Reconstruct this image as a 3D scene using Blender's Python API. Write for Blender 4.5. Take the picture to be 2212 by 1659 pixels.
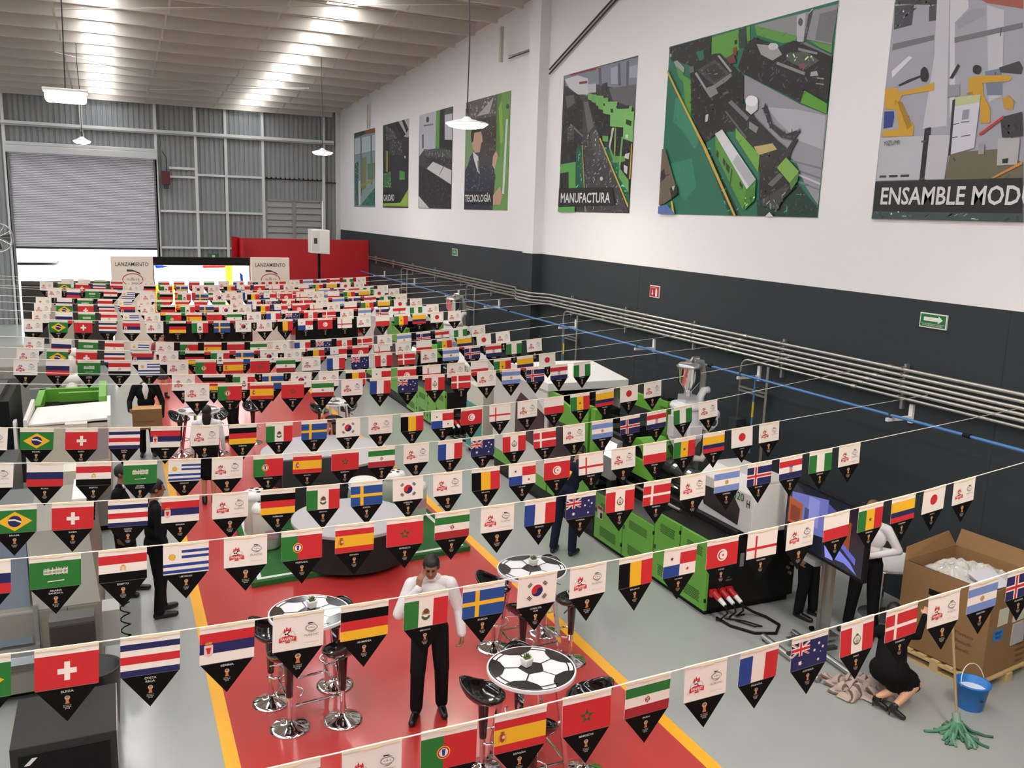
import bpy, bmesh, math, random
from mathutils import Vector, Matrix
import numpy as np
R_ = math.radians
random.seed(7)
scene = bpy.context.scene
for o in list(bpy.data.objects):
    bpy.data.objects.remove(o)
C = scene.collection

# ------------------------------------------------------------------ camera
YAW, PITCH, ROLL, FPX = 0.429962, -0.190686, 0.0327506, 1896.7
cam_d = bpy.data.cameras.new('camera'); cam = bpy.data.objects.new('camera', cam_d); C.objects.link(cam)
_f = Vector((math.sin(YAW)*math.cos(PITCH), math.cos(YAW)*math.cos(PITCH), math.sin(PITCH)))
_r = Vector((math.cos(YAW), -math.sin(YAW), 0)); _u = _r.cross(_f)
_r2 = _r*math.cos(ROLL)+_u*math.sin(ROLL); _u2 = -_r*math.sin(ROLL)+_u*math.cos(ROLL)
m = Matrix((_r2, _u2, -_f)).transposed().to_4x4(); m.translation = (0, 0, 5.0)
cam.matrix_world = m
cam_d.sensor_width = 36.0; cam_d.lens = FPX/2212*36.0; cam_d.clip_end = 300
scene.camera = cam

# ------------------------------------------------------------------ world, exposure
w = bpy.data.worlds.new('sky'); scene.world = w; w.use_nodes = True
bg = w.node_tree.nodes['Background']; bg.inputs[0].default_value = (0.93, 0.97, 1.0, 1); bg.inputs[1].default_value = 6.0
vs = scene.view_settings
vs.view_transform = 'Standard'; vs.look = 'None'; vs.gamma = 1.0; vs.use_curve_mapping = False
vs.exposure = -0.9

# ------------------------------------------------------------------ materials
def lin(c):
    out = []
    for v in c:
        v = v/255.0
        out.append(v/12.92 if v <= 0.04045 else ((v+0.055)/1.055)**2.4)
    return tuple(out)+(1.0,)
MT = {}
def mat(name, rgb, rough=0.5, metal=0.0, noise=0.0, nscale=8.0, bump=0.0, bscale=40.0, emit=0.0, alpha=1.0, trans=0.0, spec=0.5, coat=0.0):
    if name in MT: return MT[name]
    mt = bpy.data.materials.new(name); mt.use_nodes = True
    nt = mt.node_tree; b = nt.nodes['Principled BSDF']
    col = lin(rgb)
    b.inputs['Base Color'].default_value = col
    b.inputs['Roughness'].default_value = rough; b.inputs['Metallic'].default_value = metal
    b.inputs['Specular IOR Level'].default_value = spec
    if coat: b.inputs['Coat Weight'].default_value = coat; b.inputs['Coat Roughness'].default_value = 0.08
    if trans: b.inputs['Transmission Weight'].default_value = trans
    if alpha < 1: b.inputs['Alpha'].default_value = alpha
    if emit:
        b.inputs['Emission Color'].default_value = col; b.inputs['Emission Strength'].default_value = emit
    if noise or bump:
        tc = nt.nodes.new('ShaderNodeTexCoord')
    if noise:
        n = nt.nodes.new('ShaderNodeTexNoise'); n.inputs['Scale'].default_value = nscale; n.inputs['Detail'].default_value = 5
        nt.links.new(tc.outputs['Object'], n.inputs['Vector'])
        mx = nt.nodes.new('ShaderNodeMix'); mx.data_type = 'RGBA'
        mx.inputs[6].default_value = tuple(c*(1-noise) for c in col[:3])+(1,)
        mx.inputs[7].default_value = tuple(min(1, c*(1+noise)) for c in col[:3])+(1,)
        nt.links.new(n.outputs['Fac'], mx.inputs[0]); nt.links.new(mx.outputs[2], b.inputs['Base Color'])
    if bump:
        n2 = nt.nodes.new('ShaderNodeTexNoise'); n2.inputs['Scale'].default_value = bscale
        nt.links.new(tc.outputs['Object'], n2.inputs['Vector'])
        bp = nt.nodes.new('ShaderNodeBump'); bp.inputs['Strength'].default_value = bump; bp.inputs['Distance'].default_value = 0.01
        nt.links.new(n2.outputs['Fac'], bp.inputs['Height']); nt.links.new(bp.outputs[0], b.inputs['Normal'])
    MT[name] = mt
    return mt
def col(rgb, rough=0.6):
    return mat('paint_%02x%02x%02x_%d' % (int(rgb[0]), int(rgb[1]), int(rgb[2]), int(rough*100)), rgb, rough)

# ------------------------------------------------------------------ mesh builder
def rotz_pt(p, a):
    c, s = math.cos(a), math.sin(a)
    return (p[0]*c-p[1]*s, p[0]*s+p[1]*c, p[2])
_textcache = {}
def text_geo(s, bold=0.0):
    k = (s, bold)
    if k in _textcache: return _textcache[k]
    cu = bpy.data.curves.new('t', 'FONT'); cu.body = s; cu.resolution_u = 2; cu.offset = bold; cu.size = 1
    ob = bpy.data.objects.new('t', cu); C.objects.link(ob)
    dg = bpy.context.evaluated_depsgraph_get(); dg.update()
    me = ob.evaluated_get(dg).to_mesh()
    v = np.array([tuple(x.co)[:2] for x in me.vertices]) if len(me.vertices) else np.zeros((1, 2))
    f = [tuple(p.vertices) for p in me.polygons]
    bpy.data.objects.remove(ob); bpy.data.curves.remove(cu)
    mn, mx = v.min(0), v.max(0)
    v = v-(mn+mx)/2
    _textcache[k] = (v, f, (mx-mn))
    return _textcache[k]

class MB:
    def __init__(self):
        self.v = []; self.f = []; self.m = []; self.mats = []
    def mi(self, m):
        if m not in self.mats: self.mats.append(m)
        return self.mats.index(m)
    def add(self, verts, faces, m):
        o = len(self.v); i = self.mi(m)
        self.v += [tuple(p) for p in verts]
        for f in faces:
            self.f.append(tuple(o+k for k in f)); self.m.append(i)
        return self
    def box(self, lo, hi, m, rz=0, piv=None):
        x0, y0, z0 = lo; x1, y1, z1 = hi
        vs = [(x0,y0,z0),(x1,y0,z0),(x1,y1,z0),(x0,y1,z0),(x0,y0,z1),(x1,y0,z1),(x1,y1,z1),(x0,y1,z1)]
        if rz:
            p = piv or ((x0+x1)/2, (y0+y1)/2)
            vs = [tuple(a+b for a, b in zip(rotz_pt((v[0]-p[0], v[1]-p[1], v[2]), rz), (p[0], p[1], 0))) for v in vs]
        return self.add(vs, [(0,3,2,1),(4,5,6,7),(0,1,5,4),(1,2,6,5),(2,3,7,6),(3,0,4,7)], m)
    def poly(self, pts, m): return self.add(pts, [tuple(range(len(pts)))], m)
    def hexa(self, b4, t4, m):
        return self.add(list(b4)+list(t4), [(0,3,2,1),(4,5,6,7),(0,1,5,4),(1,2,6,5),(2,3,7,6),(3,0,4,7)], m)
    def prism(self, pts, ext, m):      # pts: list of 3d points (planar), ext: vector
        n = len(pts); e = Vector(ext)
        vs = [tuple(p) for p in pts]+[tuple(Vector(p)+e) for p in pts]
        return self.add(vs, [tuple(range(n-1, -1, -1)), tuple(range(n, 2*n))]+[(i, (i+1) % n, n+(i+1) % n, n+i) for i in range(n)], m)
    def cyl(self, p0, p1, r0, m, r1=None, n=12, cap=True):
        p0 = Vector(p0); p1 = Vector(p1); r1 = r0 if r1 is None else r1
        d = (p1-p0)
        if d.length < 1e-9: return self
        d.normalize(); a = Vector((0,0,1)) if abs(d.z) < .9 else Vector((1,0,0))
        u = d.cross(a).normalized(); w_ = d.cross(u)
        vs = []
        for p, r in ((p0, r0), (p1, r1)):
            for i in range(n):
                t = 2*math.pi*i/n; vs.append(tuple(p+u*(r*math.cos(t))+w_*(r*math.sin(t))))
        fs = [(i, n+i, n+(i+1) % n, (i+1) % n) for i in range(n)]
        if cap: fs += [tuple(range(n)), tuple(range(2*n-1, n-1, -1))]
        return self.add(vs, fs, m)
    def tube(self, path, r, m, n=8, closed=False):
        P = [Vector(p) for p in path]; N = len(P); vs = []; prev = None
        for i in range(N):
            if closed: d = P[(i+1) % N]-P[i-1]
            else: d = P[min(i+1, N-1)]-P[max(i-1, 0)]
            d.normalize()
            if prev is None:
                a = Vector((0,0,1)) if abs(d.z) < .9 else Vector((1,0,0)); u = d.cross(a).normalized()
            else:
                u = (prev-d*prev.dot(d)).normalized()
            prev = u; w_ = d.cross(u)
            for k in range(n):
                t = 2*math.pi*k/n; vs.append(tuple(P[i]+u*(r*math.cos(t))+w_*(r*math.sin(t))))
        fs = []
        for i in range(N if closed else N-1):
            j = (i+1) % N
            for k in range(n): fs.append((i*n+k, j*n+k, j*n+(k+1) % n, i*n+(k+1) % n))
        if not closed: fs += [tuple(range(n-1, -1, -1)), tuple((N-1)*n+k for k in range(n))]
        return self.add(vs, fs, m)
    def lathe(self, prof, m, c=(0,0,0), n=24, sx=1, sy=1, caps=True):
        vs = []; k = len(prof)
        for r, z in prof:
            for i in range(n):
                t = 2*math.pi*i/n; vs.append((c[0]+r*sx*math.cos(t), c[1]+r*sy*math.sin(t), c[2]+z))
        fs = [(a*n+i, a*n+(i+1) % n, (a+1)*n+(i+1) % n, (a+1)*n+i) for a in range(k-1) for i in range(n)]
        if caps: fs += [tuple(range(n-1, -1, -1)), tuple((k-1)*n+i for i in range(n))]
        return self.add(vs, fs, m)
    def ell(self, c, r, m, n=12, k=8):
        prof = [(math.sin(math.pi*j/k), -math.cos(math.pi*j/k)) for j in range(k+1)]
        vs = [(c[0]+r[0]*a*math.cos(2*math.pi*i/n), c[1]+r[1]*a*math.sin(2*math.pi*i/n), c[2]+r[2]*b) for a, b in prof for i in range(n)]
        fs = [(a*n+i, a*n+(i+1) % n, (a+1)*n+(i+1) % n, (a+1)*n+i) for a in range(k) for i in range(n)]
        return self.add(vs, fs, m)
    def text(self, s, o, xd, ud, m, width=None, height=None, bold=0.0, off=(0,0,0)):
        v, f, sz = text_geo(s, bold)
        sy = height/sz[1] if height else width/sz[0]
        sx = width/sz[0] if width else sy
        o = Vector(o)+Vector(off); xd = Vector(xd); ud = Vector(ud)
        return self.add([tuple(o+xd*(a*sx)+ud*(b*sy)) for a, b in v], f, m)
    def xf(self, fn):
        self.v = [tuple(fn(p)) for p in self.v]; return self
    def mesh(self, name, smooth=False):
        me = bpy.data.meshes.new(name)
        me.from_pydata(self.v, [], self.f)
        for m_ in self.mats: me.materials.append(m_)
        me.polygons.foreach_set('material_index', self.m)
        if smooth: me.polygons.foreach_set('use_smooth', [True]*len(self.f))
        me.update()
        return me
    def build(self, name, parent=None, smooth=False, bevel=0, fix=True):
        me = self.mesh(name, smooth)
        if fix:
            b = bmesh.new(); b.from_mesh(me); bmesh.ops.remove_doubles(b, verts=b.verts, dist=1e-6) if smooth else None
            bmesh.ops.recalc_face_normals(b, faces=b.faces)
            if bevel:
                bmesh.ops.remove_doubles(b, verts=b.verts, dist=1e-6)
                es = [e for e in b.edges if len(e.link_faces) == 2 and e.calc_face_angle(0) > 0.6]
                bmesh.ops.bevel(b, geom=es, offset=bevel, segments=2, affect='EDGES', profile=.5, clamp_overlap=True)
            b.to_mesh(me); b.free()
        return link(name, me, parent)
def link(name, me, parent=None):
    o = bpy.data.objects.new(name, me); C.objects.link(o)
    if parent: o.parent = parent
    return o
def tag(o, label=None, cat=None, group=None, kind=None):
    if label: o['label'] = label
    if cat: o['category'] = cat
    if group: o['group'] = group
    if kind: o['kind'] = kind
    return o
def thing(name, label, cat, loc=(0,0,0), rz=0, group=None):
    o = bpy.data.objects.new(name, None); C.objects.link(o)
    o.empty_display_size = 0.1
    o.location = loc; o.rotation_euler = (0, 0, rz)
    return tag(o, label, cat, group)
def copy_tree(o, parent=None, loc=None, rz=None, label=None):
    c = o.copy(); C.objects.link(c)
    if parent: c.parent = parent
    if loc is not None: c.location = loc
    if rz is not None: c.rotation_euler = (0, 0, rz)
    if label: c['label'] = label
    for ch in o.children: copy_tree(ch, c)
    return c
def struct(o): o['kind'] = 'structure'; return o
# ------------------------------------------------------------------ materials of the place
def floor_mat(name, rgb, rough):
    mt = mat(name, rgb, rough, coat=.35)
    mt.node_tree.nodes['Principled BSDF'].inputs['Coat Roughness'].default_value = .1
    return mt
FLOOR = floor_mat('grey_epoxy', (158, 161, 156), .28)
RED = floor_mat('red_epoxy', (182, 52, 50), .3)
YEL = floor_mat('yellow_line_paint', (238, 172, 20), .4)
WHITE_W = mat('white_wall_paint', (226, 224, 224), .75, noise=.03, nscale=.6)
DARK_W = mat('charcoal_wall_paint', (48, 54, 57), .6, noise=.06, nscale=.5, spec=.25)
PURL = mat('cream_purlin_paint', (186, 178, 168), .6, noise=.05, nscale=2)
DECK = mat('cream_roof_deck', (176, 169, 160), .7, noise=.06, nscale=1)
SHEET = mat('galvanised_sheet', (140, 143, 144), .5, noise=.08, nscale=1.5)
FRAME = mat('white_steel_paint', (212, 212, 210), .5)
SHUT = mat('roller_shutter_steel', (186, 184, 188), .5)
SHUTL = mat('shutter_housing_steel', (196, 196, 196), .45)
GALV = mat('galvanised_conduit', (176, 174, 166), .35, metal=.75)
BLUE = mat('blue_air_pipe', (70, 118, 176), .4)
CHROME = mat('chrome', (226, 226, 226), .08, metal=1.0)
STEEL = mat('brushed_steel', (180, 180, 178), .28, metal=.9)
BLK = mat('black_gloss_plastic', (14, 14, 15), .12, coat=.6)
BLKM = mat('black_matte', (17, 17, 18), .6, spec=.2)
DKG = mat('dark_grey_paint', (52, 53, 54), .5)
WHT = mat('white_plastic', (226, 224, 220), .4)
GRY = mat('grey_paint', (150, 148, 144), .5)
GRN = mat('lime_green_paint', (96, 160, 54), .42)
REDP = mat('red_booth_paint', (190, 28, 38), .5)
CORD = mat('white_cord', (238, 236, 228), .7)
SKYL = mat('daylit_skylight_panel', (250, 252, 255), .5, emit=24.0)
LAMP = mat('glowing_lamp_glass', (255, 244, 226), .4, emit=40.0)
LAMPR = mat('glowing_lamp_acrylic', (255, 240, 220), .4, emit=9.0)
CARD = mat('brown_cardboard', (138, 104, 66), .8, noise=.06, nscale=6)
CARDL = mat('light_cardboard', (186, 146, 98), .8, noise=.05, nscale=6)
WOOD = mat('pallet_pine', (196, 168, 118), .7, noise=.12, nscale=12)

XW, YB = 9.6, 40.3
YN = -8.0; XL = -12.0
def deckz(y): return 9.27+0.043*(YB-y)

# ------------------------------------------------------------------ floor
fl = struct(MB().box((XL, YN, -.2), (XW, YB+14, 0), FLOOR).build('floor'))
fr = struct(MB().box((.85, YN, -.05), (4.82, 31.0, .003), RED).build('floor_red_zone'))
for i, (x0, x1) in enumerate(((.72, .85), (4.82, 4.96))):
    struct(MB().box((x0, YN, -.05), (x1, 31.0, .004), YEL).build('trim_%d' % (i+1)))

# ------------------------------------------------------------------ right wall, two-tone, with pilaster
wr = MB().box((XW, YN, 4.08), (XW+.25, YB+.2, 12.2), WHITE_W).build('wall_right'); struct(wr)
MB().box((XW, YN, 0), (XW+.25, YB+.2, 4.08), DARK_W).build('painted_dado', wr)
MB().box((9.34, 19.42, 4.08), (XW+.05, 20.0, 11), WHITE_W).build('pilaster', wr)
MB().box((9.34, 19.42, 0), (XW+.05, 20.0, 4.08), DARK_W).build('pilaster_base', wr)
for y in (6.95, 15.0, 27.5):
    MB().box((XW-.003, y-.004, 0), (XW+.01, y+.004, 4.08), mat('dark_joint', (40, 43, 45), .8)).build('wall_joint', wr)  # thin joint strip in a darker grey

wf = MB().box((XL, YN-.25, 0), (XW, YN, 12.2), WHITE_W).build('wall_front'); struct(wf)
# ------------------------------------------------------------------ left wall far outside the frame
wl = MB().box((XL-.25, YN, 0), (XL, YB+.2, 12.2), WHITE_W).build('wall_left'); struct(wl)

# ------------------------------------------------------------------ back wall of corrugated sheet between steel posts
wb = MB().box((XL, YB+.10, 9.0), (XW, YB+.16, 9.6), PURL).build('wall_back'); struct(wb)
def corr(x0, x1, z0, z1, y, m, pitch=.2, dep=.035):
    b = MB(); xs = []; x = x0; k = 0
    while x < x1-1e-6:
        xs.append((x, 0)); xs.append((min(x+pitch*.62, x1), 0)); xs.append((min(x+pitch*.70, x1), dep)); xs.append((min(x+pitch*.92, x1), dep)); x += pitch
    xs.append((x1, 0))
    vs = []; fs = []
    for q, d in xs: vs += [(q, y+d, z0), (q, y+d, z1)]
    for i in range(len(xs)-1): fs.append((2*i, 2*i+2, 2*i+3, 2*i+1))
    return b.add(vs, fs, m)
POST = [-3.55, -.81, 1.92, 3.47, 4.68, 6.22, 8.86]
bays = [(XL, -3.55)]+list(zip(POST[:-1], POST[1:]))+[(8.86, 9.55)]
for i, (a, b_) in enumerate(bays):
    zs = [(0, 9.4)]
    if b_ <= 1.93 and a >= -3.56: zs = [(7.0, 9.4)]
    elif a >= 6.2 and b_ < 9: zs = [(0, 1.0), (5.32, 6.22), (6.22, 9.4)]
    for z0, z1 in zs:
        corr(a, b_, z0, z1, YB+(.10 if z1 == 6.22 else .04), SHEET).build('corrugated_panel', wb, fix=False)
for x in POST+[9.5]:
    zb = 7.1 if abs(x+.81) < .01 else 0
    wdt = .11 if x != 9.5 else .2
    MB().box((x-wdt/2, YB-.1, zb), (x+wdt/2, YB+.04, 9.3), FRAME).build('post', wb)
for z0, z1, a, b_, d in ((7.78, 7.95, XL, 9.3, .16), (6.17, 6.26, 3.47, 6.22, .06), (6.05, 6.14, 2.4, 3.47, .06), (6.4, 6.5, 2.4, 3.47, .06), (4.63, 4.72, 2.0, 6.22, .06), (3.12, 3.2, 2.0, 6.22, .06), (1.55, 1.63, 2.0, 9.3, .06)):
    MB().box((a, YB-d, z0), (b_, YB+.03, z1), FRAME).build('girt', wb)
MB().box((XL, YB-.14, 7.80), (9.25, YB-.19, 7.84), GRY).build('girt_conduit', wb)
MB().box((8.9, YB-.09, 6.1), (9.45, YB-.02, 6.16), DKG).build('girt', wb)
# torn dark slot above the louvred gate
MB().box((6.3, YB+.05, 6.18), (8.8, YB+.09, 6.27), BLKM).build('dark_gap', wb)
# louvred gate
g = thing('louvred_gate', 'grey double louvred metal gate high in the corrugated back wall', 'gate', (0, 0, 0))
for a, b_ in ((6.32, 7.5), (7.56, 8.78)):
    lf = MB()
    for x in (a, b_-.06): lf.box((x, YB-.03, 1.0), (x+.06, YB+.03, 5.3), GRY)
    for z in (1.0, 5.24): lf.box((a, YB-.03, z), (b_, YB+.03, z+.06), GRY)
    lo = lf.build('leaf_frame', g)
    for k in range(15):
        z = 1.1+k*.278
        MB().hexa([(a+.06, YB-.03, z), (b_-.06, YB-.03, z), (b_-.06, YB+.0, z), (a+.06, YB, z)], [(a+.06, YB+.02, z+.25), (b_-.06, YB+.02, z+.25), (b_-.06, YB+.04, z+.25), (a+.06, YB+.04, z+.25)], col((158, 160, 158), .5)).build('louvre_slat', lo)
MB().box((6.3, YB+.05, 1.0), (8.8, YB+.09, 5.32), GRY).build('backing_sheet', g)
MB().box((7.5, YB-.04, 1.0), (7.56, YB+.04, 5.3), GRY).build('meeting_stile', g)
# roller shutter, three-quarters closed
d1 = MB()
z = 3.1
for k in range(58):
    zz = z+k*.066
    d1.add([(-3.42, YB-.02, zz), (1.84, YB-.02, zz), (1.84, YB-.05, zz+.03), (-3.42, YB-.05, zz+.03), (1.84, YB-.02, zz+.06), (-3.42, YB-.02, zz+.06), (1.84, YB-.01, zz+.066), (-3.42, YB-.01, zz+.066)], [(0,1,2,3), (3,2,4,5), (5,4,6,7)], SHUT)
door = struct(d1.build('door_1', fix=False))
MB().box((-3.42, YB-.07, 3.04), (1.84, YB+.02, 3.12), DKG).build('bottom_rail', door)
MB().box((-3.5, YB-.5, 6.74), (1.96, YB-.02, 7.02), SHUTL).build('housing', door, bevel=.03)
MB().box((-3.5, YB-.42, 7.02), (1.96, YB-.02, 7.16), SHUTL).build('housing_lid', door, bevel=.03)
for x in (-3.47, 1.86): MB().box((x-.06, YB-.1, 0), (x+.06, YB, 6.8), col((110, 110, 112), .5)).build('side_guide', door)
mo = thing('door_motor', 'dark red motor box beside the roller shutter', 'motor', (2.25, YB-.2, 5.75))
MB().box((-.16, -.1, 0), (.16, .12, .55), col((92, 34, 32), .5)).build('casing', mo, bevel=.02)
MB().box((-.1, -.08, -.16), (.1, .08, 0), DKG).build('gearbox', mo)
MB().tube([(.05, 0, .55), (.05, .05, 1.1), (-.1, .1, 1.35)], .015, BLKM).build('cable', mo)
# exterior yard beyond the shutter
yard = struct(MB().box((-30, YB+.6, -.25), (40, YB+60, -.21), col((190, 190, 186), .8)).build('floor_yard'))
hs = thing('distant_shed', 'pale shed roof far beyond the half-open roller shutter', 'shed', (-6, 80, 0))
MB().box((-4, 0, 0), (2, 6, 3.6), col((206, 206, 204), .8)).build('wall', hs)
MB().prism([(-4.4, -.4, 3.6), (2.4, -.4, 3.6), (-1, -.4, 4.6)], (0, 7, 0), col((150, 152, 156), .7)).build('roof', hs)
# lit exit sign on the back wall
def wall_sign_back(): 
    s = thing('exit_sign', 'small green exit sign on the corrugated back wall', 'sign', (4.05, YB-.1, 2.8))
    MB().box((-.22, 0, -.12), (.22, .03, .12), col((30, 110, 60), .5)).build('plate', s)
    MB().box((-.06, -.004, -.06), (.06, .0, .06), WHT).build('pictogram', s)
wall_sign_back()

# ------------------------------------------------------------------ roof: deck, purlins, skylights
dk = MB()
SK = [(-.4, .36), (5.2, 5.96), (-6.0, -5.24), (-11.4, -10.7)]
edges = sorted([e for s in SK for e in s]); xs = [XL]+edges+[XW+.2]
for i in range(0, len(xs), 2):
    a, b_ = xs[i], xs[i+1]
    dk.hexa([(a, YN, deckz(YN)), (b_, YN, deckz(YN)), (b_, YB+.3, deckz(YB+.3)), (a, YB+.3, deckz(YB+.3))],
            [(a, YN, deckz(YN)+.06), (b_, YN, deckz(YN)+.06), (b_, YB+.3, deckz(YB+.3)+.06), (a, YB+.3, deckz(YB+.3)+.06)], DECK)
ce = struct(dk.build('ceiling'))
for a, b_ in SK:
    MB().hexa([(a, YN, deckz(YN)+.02), (b_, YN, deckz(YN)+.02), (b_, YB-.8, deckz(YB-.8)+.02), (a, YB-.8, deckz(YB-.8)+.02)],
              [(a, YN, deckz(YN)+.04), (b_, YN, deckz(YN)+.04), (b_, YB-.8, deckz(YB-.8)+.04), (a, YB-.8, deckz(YB-.8)+.04)], SKYL).build('skylight', ce)
pm = MB()
L0, L1 = XL, 9.2
pm.box((L0, -.02, -.32), (L1, .02, 0), PURL); pm.box((L0, -.02, -.34), (L1, .09, -.32), PURL); pm.box((L0, -.09, -.02), (L1, .02, 0), PURL); pm.box((L1-.02, -.02, -.3), (L1, .1, 0), PURL)
pme = pm.mesh('purlin')
y = 40.0; k = 0
while y > YN:
    o = link('purlin', pme, ce); o.location = (0, y, deckz(y)); y -= 1.53
    k += 1
for x in (-8.8, -6.2, -3.6, -1.0, 1.6, 4.2, 6.8):
    y = 40.0
    while y > 3:
        MB().add([(x-.03, y, deckz(y)-.33), (x+.03, y, deckz(y)-.33), (x+.02, y-1.5, deckz(y-1.5)-.03), (x-.02, y-1.5, deckz(y-1.5)-.03)], [(0,1,2,3)], PURL).build('sag_strap', ce, fix=False) if x > -2 else None
        y -= 1.53
# slim tie rods below the purlins
for a, b_ in (((-.9, 24.0, 9.3), (8.6, 20.5, 9.9)), ((1.6, 36.0, 9.05), (6.6, 32.2, 9.1)), ((-1.2, 30, 9.2), (4.0, 35, 9.0))):
    MB().cyl(a, b_, .012, col((190, 184, 176)), n=6).build('tie_rod', ce)
# downpipe bracket and rails high on the right wall
rp = thing('rain_downpipe', 'short white box gutter outlet hanging under the purlins by the pilaster', 'pipe', (9.3, 21.6, 8.9))
MB().box((-.04, -.05, -.1), (.04, .05, .75), PURL).build('outlet', rp)
MB().box((.2, -1.6, .06), (.24, 0, .1), FRAME).build('arm', rp); MB().box((.2, -1.6, -.0), (.24, 0, .02), DKG).build('painted_arm_shadow', rp)  # dark bar stands in for the shade below the arm
rr = thing('cable_rail', 'pair of dark rails rising up the white wall beside the pilaster', 'rail', (9.55, 0, 0))
for dz in (0, .1): MB().cyl((0, 19.3, 8.25+dz), (0, 15.6, 9.6+dz), .02, DKG, n=8).build('rail', rr)
sr = thing('hanging_strap', 'short pale strap hanging on the white wall near the back corner', 'strap', (9.5, 35.2, 8.75))
MB().box((-.02, -.06, -.6), (.02, .06, .3), PURL).build('strap', sr)
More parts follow.
